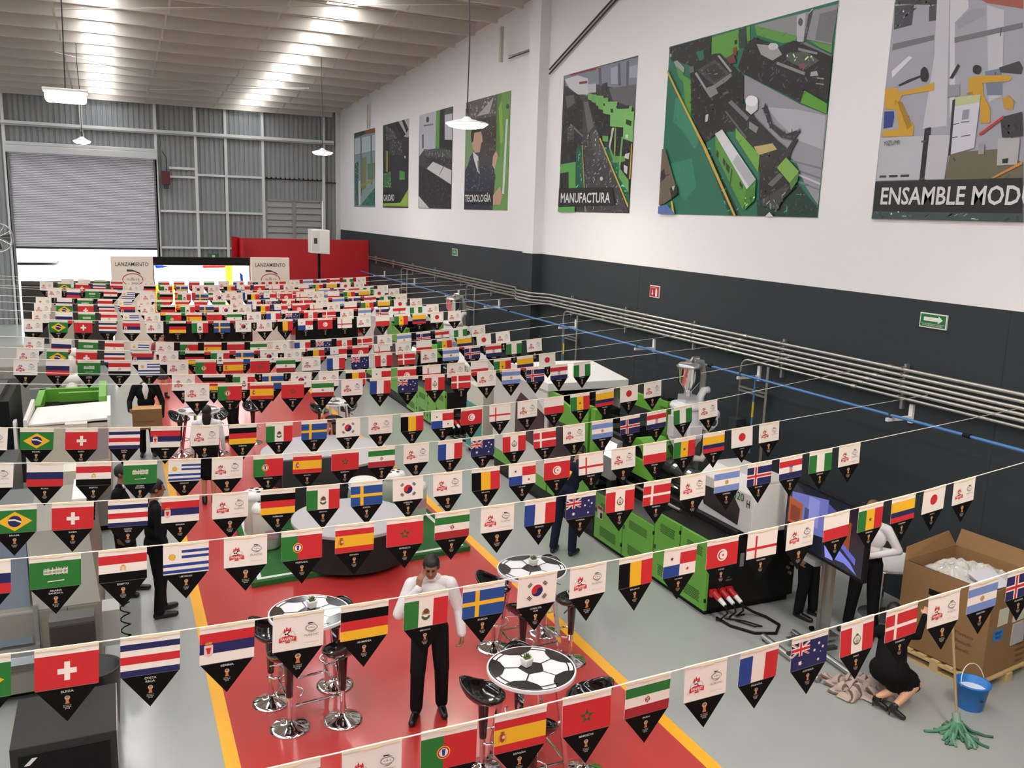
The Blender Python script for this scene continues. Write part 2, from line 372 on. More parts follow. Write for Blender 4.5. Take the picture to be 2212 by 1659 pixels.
# printed picture shapes of the wall posters: colour, outline in metres from the lower left corner of the sheet
POSTERS = {
 1: [
  ((131,144,147), [(0,0),(3.3,0),(3.3,3.03),(0,3.03)]),
  ((135,75,39), [(1.81,3.03),(3.29,3.03),(3.29,2.84),(1.57,2.9)]),
  ((55,54,54), [(0.11,3.03),(1.81,3.03),(1.57,2.88),(0.11,2.83)]),
  ((176,189,192), [(0.11,2.8),(3.29,2.77),(3.3,2.19),(0.13,2.16)]),
  ((81,99,99), [(1.08,2.8),(1.25,2.8),(1.3,0.47),(1.12,0.44)]),
  ((81,99,99), [(2.64,2.79),(2.8,2.79),(2.83,0.89),(2.67,0.89)]),
  ((63,88,88), [(0.15,1.77),(0.75,1.88),(0.74,0.07),(0.19,0.06)]),
  ((118,124,82), [(1.32,1.98),(2.05,2.01),(1.94,0.78),(1.32,0.66)]),
  ((99,117,99), [(2.17,1.7),(3.3,1.72),(3.3,1.12),(2.22,1.08)]),
  ((136,135,66), [(1.2,0.92),(3.3,1.12),(3.3,1.05),(1.2,0.82)]),
  ((36,100,79), [(1.07,0.07),(3.3,0.76),(3.3,0.05)]),
  ((192,198,199), [(0.74,1.05),(1.1,1.08),(1.1,0.09),(0.79,0.08)]),
 ],
 2: [
  ((43,43,45), [(0,0),(3.18,0),(3.18,3.03),(0,3.03)]),
  ((171,171,176), [(1.7,3.03),(3.18,3.03),(3.18,2.39),(2.37,2.5)]),
  ((21,21,23), [(1.5,3.03),(1.94,3.03),(2.82,2.52),(2.37,2.42)]),
  ((21,21,23), [(2.35,3.03),(2.63,3.03),(3.16,2.66),(2.91,2.57)]),
  ((79,79,81), [(0.31,3.02),(1.41,2.72),(1.81,2.45),(0.42,2.45)]),
  ((63,63,64), [(0.83,2.43),(2.37,2.34),(2.39,1.85),(0.84,1.92)]),
  ((135,126,55), [(0.38,2.09),(0.67,2.07),(0.65,1.31),(0.4,1.32)]),
  ((63,106,64), [(0.13,1.27),(1.05,1.3),(1.06,0.73),(0.14,0.75)]),
  ((75,135,63), [(2.12,1.32),(2.77,1.25),(2.78,0.98),(2.13,0.99)]),
  ((180,180,180), [(2.86,1.75),(2.85,1.73),(2.82,1.71),(2.78,1.71),(2.73,1.72),(2.7,1.73),(2.68,1.76),(2.69,1.78),(2.73,1.8),(2.77,1.8),(2.82,1.79),(2.85,1.78)]),
  ((135,171,64), [(0.1,0.18),(2.25,0.18),(3.18,0.65),(3.18,0.05),(0.1,0.05)]),
  ((23,23,24), [(0.1,0.58),(2.24,0.56),(1.86,0.17),(0.1,0.16)]),
 ],
 3: [
  ((63,63,64), [(0,0),(3.21,0),(3.21,3.03),(0,3.03)]),
  ((180,180,189), [(0.0,3.03),(1.68,3.03),(1.66,1.88),(0.5,1.89),(0.05,1.71)]),
  ((54,54,57), [(1.01,2.82),(0.99,2.77),(0.94,2.74),(0.86,2.74),(0.78,2.75),(0.72,2.79),(0.7,2.85),(0.72,2.89),(0.77,2.92),(0.85,2.93),(0.93,2.91),(0.99,2.87)]),
  ((108,108,115), [(0.47,2.69),(1.4,2.67),(1.4,2.62),(0.47,2.64)]),
  ((81,81,86), [(0.32,2.4),(0.48,2.39),(0.5,1.94),(0.33,1.95)]),
  ((82,153,55), [(1.68,3.03),(2.04,3.03),(2.0,1.86),(1.71,1.86)]),
  ((25,25,27), [(2.04,3.03),(2.47,3.03),(2.45,2.08),(2.05,2.1)]),
  ((185,185,194), [(2.48,2.84),(3.15,2.83),(3.16,2.06),(2.52,2.1)]),
  ((28,28,30), [(2.05,2.1),(3.16,2.06),(3.16,1.74),(2.06,1.89)]),
  ((77,77,79), [(0.5,1.92),(3.16,1.74),(3.16,1.53),(0.63,1.69)]),
  ((46,46,48), [(0.6,1.69),(3.16,1.53),(3.16,1.3),(0.76,1.46)]),
  ((36,36,37), [(0.01,1.41),(0.84,1.28),(3.16,0.69),(3.18,0.03),(1.21,0.02),(0.05,0.43)]),
  ((194,194,196), [(0.84,1.28),(1.45,1.48),(3.18,1.16),(3.16,0.74)]),
  ((99,99,100), [(2.0,1.03),(2.1,1.05),(2.57,1.32),(2.49,1.33)]),
  ((192,192,194), [(0.05,0.41),(1.13,0.02),(0.06,0.02)]),
 ],
 4: [
  ((50,50,53), [(0,0),(3.16,0),(3.16,3.03),(0,3.03)]),
  ((100,147,70), [(2.26,3.03),(3.13,3.03),(3.14,0.01),(2.15,0.0),(2.25,1.59)]),
  ((81,126,54), [(2.26,3.03),(2.57,3.03),(2.56,1.41),(2.27,1.42)]),
  ((135,167,63), [(2.39,2.67),(2.58,2.85),(2.76,1.8),(2.56,1.73)]),
  ((205,208,205), [(2.9,2.33),(3.02,2.33),(2.92,0.43),(2.79,0.43)]),
  ((81,77,77), [(0.01,3.03),(2.26,3.02),(2.27,2.48),(1.08,2.49),(0.05,2.53)]),
  ((163,162,158), [(0.84,2.58),(2.05,2.98),(1.75,2.58)]),
  ((36,63,36), [(3.08,2.64),(3.07,2.61),(3.03,2.59),(2.99,2.58),(2.93,2.6),(2.9,2.62),(2.88,2.66),(2.89,2.69),(2.93,2.71),(2.98,2.71),(3.03,2.7),(3.06,2.67)]),
  ((113,144,100), [(0.0,2.28),(0.57,2.24),(0.67,1.67),(0.26,1.29),(0.0,1.08)]),
  ((55,46,41), [(1.44,2.3),(2.29,2.28),(2.27,1.42),(1.61,1.37)]),
  ((185,149,127), [(0.46,2.11),(1.1,2.24),(1.29,2.02),(1.33,1.87),(1.22,1.81),(1.14,1.58),(0.73,1.59),(0.53,1.85)]),
  ((30,25,23), [(0.43,2.09),(0.51,2.28),(1.21,2.25),(1.14,2.14),(0.7,2.14),(0.63,1.91),(0.51,1.87)]),
  ((34,37,55), [(0.61,1.62),(1.0,1.09),(1.51,1.25),(2.13,1.1),(2.3,0.93),(2.15,0.0),(0.03,0.0),(0.21,1.16),(0.38,1.46)]),
  ((203,203,205), [(0.61,1.63),(1.03,1.48),(1.18,0.98),(1.0,1.07),(0.68,1.45)]),
  ((108,108,108), [(0.98,1.35),(1.1,1.37),(1.16,1.0),(1.04,1.09)]),
  ((185,149,127), [(2.1,1.43),(2.31,1.57),(2.45,1.42),(2.24,1.08),(2.07,1.19)]),
  ((185,149,127), [(2.18,0.39),(2.46,0.54),(2.64,0.62),(2.82,0.39),(2.68,0.15),(2.2,0.14)]),
  ((23,23,24), [(0.04,0.53),(2.17,0.5),(2.17,0.13),(0.02,0.13)]),
 ],
 5: [
  ((54,54,56), [(0,0),(3.13,0),(3.13,3.03),(0,3.03)]),
  ((120,124,138), [(0.02,3.03),(3.13,3.0),(3.13,2.41),(2.22,2.53),(1.55,2.67),(1.11,2.47),(0.7,2.66),(0.1,2.8)]),
  ((190,190,194), [(0.05,2.95),(0.67,2.96),(1.15,2.83),(1.19,2.5),(0.71,2.55),(0.28,2.74)]),
  ((130,40,40), [(0.25,3.03),(1.59,3.01),(1.58,2.97),(0.34,2.99)]),
  ((170,175,185), [(1.13,2.72),(1.51,2.69),(1.53,2.51),(1.18,2.53)]),
  ((80,84,96), [(1.59,2.99),(1.68,2.99),(1.76,2.65),(1.64,2.64)]),
  ((80,84,96), [(2.38,2.99),(2.46,2.99),(2.55,2.53),(2.44,2.54)]),
  ((80,84,96), [(2.71,2.98),(2.81,2.98),(2.83,2.49),(2.75,2.5)]),
  ((150,155,170), [(2.1,2.92),(2.37,2.94),(2.42,2.57),(2.15,2.6)]),
  ((150,155,170), [(2.83,2.86),(3.12,2.86),(3.13,2.62),(2.85,2.64)]),
  ((90,90,96), [(2.08,2.53),(3.13,2.49),(3.13,2.03),(2.6,2.18),(2.24,2.28)]),
  ((120,40,40), [(0.75,2.81),(1.12,2.79),(1.12,2.74),(0.77,2.76)]),
  ((40,40,44), [(1.77,2.65),(1.99,2.66),(2.06,2.34),(1.8,2.36)]),
  ((26,26,28), [(0.06,2.78),(0.37,2.66),(0.75,2.54),(0.97,2.34),(1.04,2.03),(1.12,1.95),(1.06,1.81),(0.78,1.79),(1.27,1.65),(1.32,1.54),(1.14,1.44),(0.77,1.49),(0.77,1.08),(0.05,1.06)]),
  ((84,84,88), [(0.12,2.57),(0.54,2.56),(0.6,2.37),(0.24,2.29)]),
  ((110,110,112), [(0.44,1.95),(1.03,1.66),(1.0,1.63),(0.4,1.92)]),
  ((150,150,150), [(1.03,1.66),(1.29,1.66),(1.29,1.52),(1.09,1.51)]),
  ((70,70,72), [(0.28,1.87),(0.61,1.88),(0.63,1.61),(0.3,1.56)]),
  ((58,58,60), [(1.0,2.44),(1.23,2.42),(1.64,1.81),(3.1,0.01),(1.36,0.01),(1.01,1.52)]),
  ((96,98,100), [(1.0,2.37),(1.2,2.35),(1.52,1.81),(1.27,1.69)]),
  ((74,76,78), [(1.35,1.68),(1.65,1.73),(2.07,1.17),(1.72,1.04)]),
  ((20,98,72), [(1.78,1.54),(2.13,1.31),(2.66,1.0),(3.09,0.41),(3.12,0.09)]),
  ((24,84,64), [(0.76,1.38),(1.02,1.44),(1.27,0.53),(0.84,0.54)]),
  ((84,156,72), [(0.0,1.07),(0.77,1.1),(0.82,0.52),(0.49,0.52),(0.45,0.89),(0.04,0.87)]),
  ((22,22,23), [(0.04,0.87),(0.45,0.89),(0.49,0.52),(0.04,0.53)]),
  ((26,26,28), [(1.2,2.42),(1.59,2.28),(2.05,2.06),(2.03,1.6),(1.84,1.47),(1.64,1.77),(1.3,2.2)]),
  ((112,172,92), [(1.18,2.53),(1.38,2.49),(1.37,2.35),(1.2,2.4)]),
  ((104,162,84), [(1.38,2.48),(1.57,2.46),(1.55,2.28),(1.38,2.33)]),
  ((112,172,92), [(1.55,2.44),(1.87,2.4),(1.82,2.18),(1.57,2.24)]),
  ((104,164,86), [(1.65,2.38),(2.08,2.34),(2.05,2.07),(1.68,2.16)]),
  ((116,176,96), [(1.87,2.28),(2.46,2.23),(2.38,1.94),(1.89,2.05)]),
  ((30,40,30), [(1.88,2.25),(1.95,2.24),(1.95,2.18),(1.89,2.2)]),
  ((26,26,28), [(1.9,2.04),(2.2,1.99),(2.22,1.52),(1.96,1.57)]),
  ((26,26,28), [(2.21,1.76),(2.72,1.69),(2.75,1.07),(2.29,1.2)]),
  ((116,178,96), [(2.18,2.16),(3.03,2.09),(2.99,1.67),(2.21,1.76)]),
  ((36,36,38), [(2.4,2.14),(2.94,2.1),(2.91,2.05),(2.47,2.08)]),
  ((30,40,30), [(2.2,2.11),(2.3,2.1),(2.31,2.02),(2.21,2.04)]),
  ((26,26,28), [(2.77,1.48),(3.12,1.39),(3.09,0.71),(2.7,0.93)]),
  ((120,182,100), [(2.74,1.99),(3.13,1.98),(3.13,1.39),(2.75,1.48)]),
  ((30,40,30), [(2.84,1.85),(3.05,1.8),(3.04,1.7),(2.83,1.76)]),
  ((200,206,196), [(2.85,1.56),(2.95,1.54),(2.94,1.47),(2.85,1.49)]),
  ((96,156,80), [(1.92,1.59),(2.16,1.57),(2.17,1.45),(1.93,1.48)]),
  ((96,156,80), [(2.21,1.41),(2.43,1.15),(2.88,1.13),(2.89,1.03),(2.45,1.01),(2.22,1.31)]),
  ((100,160,84), [(2.66,0.92),(3.07,0.65),(3.09,0.4),(2.67,0.72)]),
  ((120,150,80), [(2.41,1.71),(2.48,1.71),(2.49,1.15),(2.43,1.15)]),
  ((110,166,90), [(2.7,1.52),(2.77,1.5),(2.72,0.9),(2.65,0.92)]),
  ((200,200,200), [(2.88,1.17),(3.05,1.19),(3.02,1.06),(2.85,1.1)]),
  ((200,200,200), [(2.85,0.96),(3.0,0.92),(2.99,0.77),(2.87,0.82)]),
  ((190,190,186), [(2.3,1.72),(2.39,1.72),(2.26,1.3),(2.21,1.36)]),
  ((200,170,60), [(3.09,1.36),(3.13,1.36),(3.13,0.68),(3.08,0.66)]),
  ((196,160,60), [(1.79,1.54),(1.84,1.55),(3.12,0.15),(3.09,0.11)]),
  ((170,150,80), [(1.04,1.44),(1.08,1.44),(1.36,0.01),(1.32,0.0)]),
  ((190,190,190), [(2.04,0.7),(2.03,0.68),(2.01,0.67),(1.98,0.66),(1.94,0.67),(1.92,0.68),(1.91,0.71),(1.91,0.73),(1.94,0.74),(1.97,0.75),(2.0,0.74),(2.03,0.73)]),
  ((24,24,25), [(0.03,0.53),(2.43,0.52),(2.61,0.16),(0.02,0.11)]),
  ((84,156,72), [(0.01,0.1),(0.84,0.12),(0.85,0.0),(0.02,0.0)]),
 ],
 6: [
  ((28,104,78), [(0,0),(4.2,0),(4.2,3.03),(0,3.03)]),
  ((48,128,98), [(0.29,2.09),(0.65,2.14),(0.84,1.72),(1.17,1.3),(0.98,1.15),(0.59,1.49),(0.27,1.68)]),
  ((44,124,96), [(0.28,0.93),(0.93,0.99),(1.13,0.49),(0.81,0.25),(0.41,0.5)]),
  ((18,60,48), [(0.84,1.72),(1.35,1.21),(1.7,0.8),(2.42,0.0),(2.12,0.0),(1.49,0.88),(1.1,1.3)]),
  ((16,50,42), [(2.8,0.25),(3.68,0.52),(4.18,0.14),(4.19,0.0),(2.84,0.0)]),
  ((140,140,146), [(2.23,2.27),(2.8,2.02),(3.63,1.66),(4.19,1.47),(4.18,0.18),(3.89,0.45),(3.65,0.8),(3.42,0.95),(2.96,1.19),(2.27,1.89)]),
  ((165,165,172), [(2.84,1.7),(3.54,1.6),(4.16,1.46),(4.16,0.98),(3.6,1.15),(3.14,1.46)]),
  ((110,110,116), [(3.6,0.73),(4.19,0.58),(4.19,0.55),(3.61,0.7)]),
  ((112,112,118), [(3.68,0.56),(4.19,0.41),(4.19,0.39),(3.69,0.52)]),
  ((114,114,120), [(3.43,0.88),(4.2,0.72),(4.2,0.69),(3.43,0.85)]),
  ((185,185,190), [(3.67,0.66),(4.19,0.5),(4.19,0.47),(3.67,0.63)]),
  ((135,135,138), [(2.39,3.0),(4.2,2.98),(4.15,2.44),(3.4,2.66),(2.47,2.84)]),
  ((108,108,112), [(3.85,2.91),(4.18,2.91),(4.15,2.46),(3.8,2.56)]),
  ((175,175,180), [(3.36,2.97),(3.55,2.98),(3.56,2.57),(3.41,2.59)]),
  ((60,60,64), [(3.62,3.0),(3.71,3.0),(3.61,2.56),(3.55,2.55)]),
  ((80,80,82), [(3.51,2.86),(3.5,2.83),(3.49,2.81),(3.46,2.8),(3.44,2.82),(3.42,2.84),(3.4,2.87),(3.41,2.9),(3.42,2.92),(3.45,2.93),(3.47,2.91),(3.5,2.89)]),
  ((88,145,58), [(2.39,3.0),(3.4,2.68),(3.38,2.61),(3.1,2.62),(2.47,2.84)]),
  ((84,140,56), [(3.71,2.56),(4.17,2.43),(4.16,2.32),(3.92,2.43)]),
  ((30,60,40), [(2.0,3.0),(2.19,3.0),(2.23,2.7),(2.03,2.69)]),
  ((86,150,52), [(1.28,2.99),(2.0,3.0),(2.04,2.67),(1.73,2.59),(1.31,2.7)]),
  ((84,146,50), [(2.19,3.0),(2.29,3.01),(2.32,2.79),(2.24,2.77)]),
  ((26,30,26), [(1.91,2.84),(1.98,2.85),(1.99,2.78),(1.93,2.77)]),
  ((26,26,28), [(0.0,3.01),(1.26,3.02),(1.28,2.69),(0.94,2.62),(0.74,2.59),(0.33,2.72),(0.06,2.8)]),
  ((150,150,150), [(0.04,2.9),(0.1,2.89),(0.09,2.83),(0.03,2.85)]),
  ((150,160,150), [(0.18,2.74),(0.29,2.75),(0.53,2.59),(0.52,2.51),(0.27,2.63)]),
  ((34,110,84), [(0.85,2.81),(1.06,2.82),(1.11,2.65),(0.97,2.65)]),
  ((80,140,56), [(0.27,2.65),(0.5,2.52),(0.52,2.35),(0.36,2.45)]),
  ((84,146,56), [(0.48,2.48),(0.77,2.35),(0.83,1.72),(0.65,1.9)]),
  ((24,24,26), [(0.67,2.58),(1.36,2.71),(1.56,2.69),(2.23,2.23),(2.28,1.82),(1.83,1.75),(2.17,1.53),(2.16,1.39),(1.63,1.38),(1.28,1.23),(0.83,1.8),(0.75,2.37)]),
  ((64,64,66), [(0.92,2.5),(1.41,2.61),(1.89,2.31),(1.5,2.15)]),
  ((40,40,42), [(1.1,2.48),(1.42,2.55),(1.76,2.32),(1.45,2.25)]),
  ((150,150,154), [(0.86,2.45),(1.24,2.1),(1.29,2.11),(0.91,2.47)]),
  ((150,150,154), [(1.48,2.66),(1.87,2.34),(1.91,2.36),(1.53,2.67)]),
  ((120,120,122), [(1.33,2.16),(1.89,2.33),(1.92,2.28),(1.78,2.21),(1.44,2.11)]),
  ((130,130,132), [(1.17,2.16),(1.46,2.19),(1.58,2.04),(1.36,1.99)]),
  ((190,190,188), [(1.27,1.71),(1.35,1.72),(1.34,1.6),(1.27,1.59)]),
  ((90,90,92), [(1.71,2.03),(1.83,2.05),(1.96,1.97),(1.81,1.94)]),
  ((100,100,102), [(0.67,2.58),(0.8,2.59),(0.84,2.48),(0.72,2.47)]),
  ((26,26,28), [(2.2,2.7),(2.42,2.81),(2.77,2.69),(3.0,2.57),(3.35,2.62),(3.61,2.54),(4.19,2.28),(4.19,1.64),(3.71,1.85),(3.63,1.69),(2.97,1.97),(2.62,2.11),(2.23,2.27),(2.06,2.4)]),
  ((150,150,152), [(2.49,2.7),(2.99,2.59),(3.12,2.45),(2.91,2.39),(2.62,2.52)]),
  ((190,190,190), [(3.02,2.58),(3.0,2.56),(2.96,2.55),(2.9,2.55),(2.84,2.56),(2.8,2.59),(2.78,2.62),(2.79,2.64),(2.83,2.66),(2.89,2.65),(2.95,2.64),(3.0,2.61)]),
  ((70,80,66), [(3.22,2.45),(3.63,2.43),(3.94,2.25),(3.66,2.16),(3.24,2.35)]),
  ((130,130,132), [(3.02,2.36),(3.67,2.12),(3.65,2.08),(3.01,2.32)]),
  ((126,126,128), [(3.47,2.5),(3.89,2.37),(3.88,2.34),(3.47,2.46)]),
  ((110,110,112), [(3.61,2.56),(4.17,2.3),(4.16,2.28),(3.58,2.53)]),
  ((160,160,160), [(3.79,2.11),(3.91,2.11),(3.95,2.04),(3.78,2.05)]),
  ((150,150,150), [(3.92,2.02),(4.07,1.99),(4.07,1.97),(3.93,2.0)]),
  ((150,150,150), [(3.91,1.94),(4.08,1.91),(4.08,1.89),(3.91,1.93)]),
  ((110,50,55), [(1.76,2.6),(1.94,2.61),(2.02,2.48),(1.84,2.48)]),
  ((128,46,44), [(1.9,2.73),(1.98,2.73),(2.01,2.59),(1.92,2.61)]),
  ((120,70,74), [(3.51,2.26),(3.65,2.26),(3.68,2.19),(3.55,2.18)]),
  ((84,148,44), [(3.69,1.86),(4.19,1.62),(4.19,1.48),(3.63,1.69)]),
  ((24,24,26), [(1.74,1.99),(1.92,2.02),(2.32,1.78),(2.7,1.49),(3.18,1.17),(3.52,0.98),(3.46,0.67),(3.69,0.45),(3.21,0.1),(2.86,0.28),(2.83,0.69),(2.16,1.39),(1.85,1.64)]),
  ((110,112,115), [(1.88,1.86),(1.97,1.89),(2.46,1.57),(2.41,1.52)]),
  ((90,92,94), [(1.81,1.72),(1.85,1.73),(2.44,1.26),(2.41,1.24)]),
  ((130,130,130), [(2.47,1.51),(2.71,1.4),(2.67,1.31),(2.48,1.4)]),
  ((36,36,40), [(2.83,1.77),(3.04,1.43),(3.38,1.25),(3.66,1.3),(3.69,1.27),(3.55,1.15),(3.28,1.2),(2.99,1.38),(2.79,1.66)]),
  ((30,30,33), [(3.57,1.19),(3.65,1.15),(3.39,0.81),(3.28,0.85)]),
  ((180,160,100), [(2.64,1.1),(3.08,1.13),(3.2,1.03),(2.77,0.96)]),
  ((60,60,62), [(2.92,0.25),(3.48,0.49),(3.56,0.46),(3.32,0.1),(2.98,0.17)]),
  ((96,96,98), [(3.05,0.5),(3.3,0.67),(3.39,0.62),(3.17,0.46)]),
  ((196,196,196), [(2.36,1.83),(2.65,1.81),(2.66,1.68),(2.51,1.61),(2.36,1.7)]),
  ((222,222,222), [(2.65,1.81),(2.63,1.77),(2.58,1.74),(2.5,1.74),(2.42,1.76),(2.36,1.79),(2.33,1.84),(2.35,1.88),(2.4,1.91),(2.48,1.91),(2.56,1.89),(2.62,1.86)]),
  ((104,160,54), [(2.14,1.43),(2.8,0.96),(2.8,0.69),(2.16,1.27)]),
  ((205,205,210), [(1.59,1.37),(1.78,1.43),(2.76,0.58),(2.55,0.43)]),
  ((170,170,176), [(2.13,0.88),(2.24,1.0),(2.76,0.58),(2.6,0.47)]),
  ((80,140,48), [(1.59,1.37),(2.55,0.43),(2.5,0.09),(1.66,1.03)]),
  ((66,120,40), [(2.55,0.43),(2.76,0.57),(2.77,0.25),(2.52,0.09)]),
  ((26,40,22), [(1.67,1.11),(1.74,1.05),(1.74,0.95),(1.67,1.01)]),
  ((26,40,22), [(1.87,0.97),(1.94,0.9),(1.94,0.81),(1.87,0.87)]),
  ((26,40,22), [(1.96,0.88),(2.07,0.8),(2.06,0.69),(1.97,0.78)]),
  ((26,40,22), [(2.36,0.57),(2.45,0.49),(2.45,0.43),(2.36,0.5)]),
  ((40,80,30), [(2.11,0.78),(2.15,0.75),(2.13,0.48),(2.1,0.52)]),
  ((120,165,70), [(3.24,0.75),(3.43,0.9),(3.74,0.68),(3.56,0.51)]),
  ((70,120,45), [(3.56,0.51),(3.74,0.67),(3.73,0.54),(3.6,0.4)]),
  ((196,160,60), [(0.02,2.62),(0.43,2.16),(0.92,1.63),(1.36,1.17),(2.33,0.0),(2.27,0.0),(1.29,1.15),(0.85,1.64),(0.38,2.15),(0.01,2.57)]),
  ((200,160,50), [(0.4,0.23),(0.45,0.24),(0.54,0.03),(0.48,0.01)]),
  ((104,90,76), [(0.0,1.2),(0.11,1.19),(0.38,0.76),(0.61,0.37),(0.21,0.2),(0.01,0.16)]),
  ((66,56,48), [(0.0,0.68),(0.3,0.74),(0.32,0.72),(0.0,0.65)]),
  ((36,32,30), [(0.01,0.77),(0.12,0.84),(0.19,0.68),(0.05,0.59)]),
  ((30,28,28), [(0.35,0.48),(0.57,0.54),(0.61,0.37),(0.42,0.29)]),
  ((190,186,180), [(0.41,0.5),(0.51,0.52),(0.46,0.41)]),
  ((80,105,165), [(0.0,0.14),(0.29,0.17),(0.58,0.0),(0.0,0.0)]),
  ((200,200,200), [(3.07,0.0),(3.16,0.07),(3.26,0.0)]),
 ],
 7: [
  ((154,154,163), [(0,0),(4.2,0),(4.2,3.03),(0,3.03)]),
  ((54,49,50), [(0.01,2.88),(0.7,2.82),(0.68,2.65),(0.03,2.78)]),
  ((153,81,64), [(1.31,2.59),(1.87,2.53),(1.89,2.38),(1.41,2.53)]),
  ((63,63,67), [(0.01,2.76),(0.33,2.72),(0.33,2.47),(0.04,2.46)]),
  ((66,66,72), [(0.57,2.65),(0.69,2.65),(0.7,2.46),(0.59,2.47)]),
  ((184,184,189), [(0.68,2.71),(0.87,2.67),(1.05,1.16),(0.69,1.15),(0.74,2.01)]),
  ((192,192,196), [(0.88,2.67),(1.14,2.62),(1.16,2.52),(0.99,2.39),(1.12,1.52),(1.08,1.24)]),
  ((144,144,151), [(1.0,2.38),(1.19,2.5),(1.39,2.48),(1.41,2.4),(1.05,2.3)]),
  ((180,180,185), [(1.41,2.51),(1.65,2.41),(1.77,1.45),(1.6,1.39)]),
  ((106,106,111), [(0.05,2.28),(0.7,2.29),(0.71,2.23),(0.05,2.2)]),
  ((106,106,111), [(1.01,2.21),(1.91,2.23),(1.92,2.17),(1.02,2.15)]),
  ((202,202,207), [(0.08,1.93),(0.34,2.09),(0.4,2.06),(0.1,1.84)]),
  ((108,117,135), [(1.5,1.75),(1.72,1.76),(1.77,1.45),(1.57,1.47)]),
  ((54,54,57), [(1.68,1.77),(1.93,1.81),(1.99,1.73),(1.98,1.66),(1.71,1.71)]),
  ((36,54,126), [(0.03,1.42),(0.19,1.41),(0.21,1.33),(0.19,1.21),(0.05,1.2)]),
  ((192,148,34), [(0.0,1.72),(0.2,1.71),(0.24,1.65),(0.59,1.67),(0.79,1.71),(0.8,1.61),(0.3,1.6),(0.26,1.52),(0.45,1.29),(0.55,1.2),(0.55,1.07),(0.04,1.09),(0.05,1.17),(0.31,1.17),(0.23,1.42),(0.03,1.46)]),
  ((153,112,22), [(0.23,1.53),(0.31,1.52),(0.52,1.2),(0.45,1.16)]),
  ((189,145,36), [(1.28,1.7),(1.44,1.71),(1.82,1.67),(1.87,1.63),(1.84,1.6),(1.49,1.62),(1.52,1.48),(1.64,1.31),(1.66,1.15),(1.53,1.15),(1.48,1.46),(1.31,1.52)]),
  ((180,135,36), [(1.78,1.41),(1.86,1.44),(1.94,1.36),(1.93,1.27),(1.82,1.3)]),
  ((27,27,29), [(0.69,1.81),(0.69,1.77),(0.67,1.73),(0.64,1.73),(0.6,1.74),(0.57,1.78),(0.56,1.83),(0.56,1.88),(0.58,1.91),(0.61,1.92),(0.64,1.9),(0.67,1.86)]),
  ((27,27,29), [(1.01,1.73),(1.11,1.89),(1.14,1.86),(1.06,1.72)]),
  ((30,30,32), [(1.45,1.78),(1.44,1.75),(1.43,1.73),(1.4,1.73),(1.37,1.74),(1.34,1.76),(1.33,1.79),(1.33,1.82),(1.35,1.84),(1.38,1.84),(1.41,1.83),(1.44,1.81)]),
  ((27,27,29), [(0.22,1.74),(0.38,1.79),(0.57,1.82),(0.57,1.8),(0.4,1.76),(0.24,1.72)]),
  ((135,136,142), [(1.0,1.65),(1.17,1.64),(1.19,1.51),(1.02,1.5)]),
  ((100,95,73), [(1.16,0.83),(1.8,0.84),(2.15,0.67),(2.18,0.46),(1.12,0.5)]),
  ((175,175,180), [(0.02,1.08),(0.76,1.06),(0.76,0.51),(0.03,0.51)]),
  ((21,21,23), [(0.73,1.15),(0.82,1.16),(0.84,0.5),(0.74,0.5)]),
  ((181,181,185), [(0.81,1.06),(1.13,1.04),(1.12,0.51),(0.82,0.51)]),
  ((54,54,57), [(0.08,0.58),(0.19,0.58),(0.19,0.55),(0.07,0.55)]),
  ((54,54,57), [(0.24,0.58),(0.38,0.58),(0.38,0.55),(0.24,0.55)]),
  ((54,54,57), [(0.43,0.58),(0.57,0.58),(0.57,0.55),(0.43,0.55)]),
  ((194,194,203), [(1.13,1.49),(1.49,1.49),(1.49,0.87),(1.14,0.8)]),
  ((180,184,135), [(1.13,1.49),(1.49,1.49),(1.49,1.4),(1.14,1.38)]),
  ((36,36,37), [(1.1,1.46),(1.14,1.47),(1.17,0.8),(1.14,0.79)]),
  ((54,54,63), [(1.14,1.17),(1.24,1.18),(1.24,1.17),(1.14,1.16)]),
  ((54,54,63), [(1.26,1.19),(1.38,1.19),(1.38,1.18),(1.26,1.18)]),
  ((54,54,63), [(1.29,1.02),(1.42,1.03),(1.42,1.02),(1.29,1.01)]),
  ((54,54,63), [(1.14,1.01),(1.24,1.02),(1.24,1.01),(1.14,1.0)]),
  ((135,135,148), [(1.27,1.33),(1.36,1.33),(1.36,1.22),(1.27,1.21)]),
  ((46,46,48), [(1.79,1.2),(2.06,1.24),(2.11,0.97),(1.85,0.97)]),
  ((167,167,165), [(1.8,0.96),(2.08,0.95),(2.09,0.65),(1.83,0.65)]),
  ((27,27,27), [(1.89,0.72),(1.97,0.73),(1.97,0.67),(1.9,0.67)]),
  ((180,45,37), [(1.53,1.03),(1.83,1.22),(1.84,1.19),(1.56,1.01)]),
  ((192,126,54), [(1.78,0.51),(2.15,0.69),(2.15,0.65),(1.81,0.5)]),
  ((144,144,144), [(1.55,0.91),(1.63,0.91),(1.64,0.79),(1.56,0.79)]),
  ((25,25,26), [(0.02,0.5),(2.18,0.5),(2.24,0.1),(0.03,0.1)]),
  ((57,73,72), [(0.03,0.1),(2.24,0.1),(2.26,0.0),(0.02,0.0)]),
 ],
}
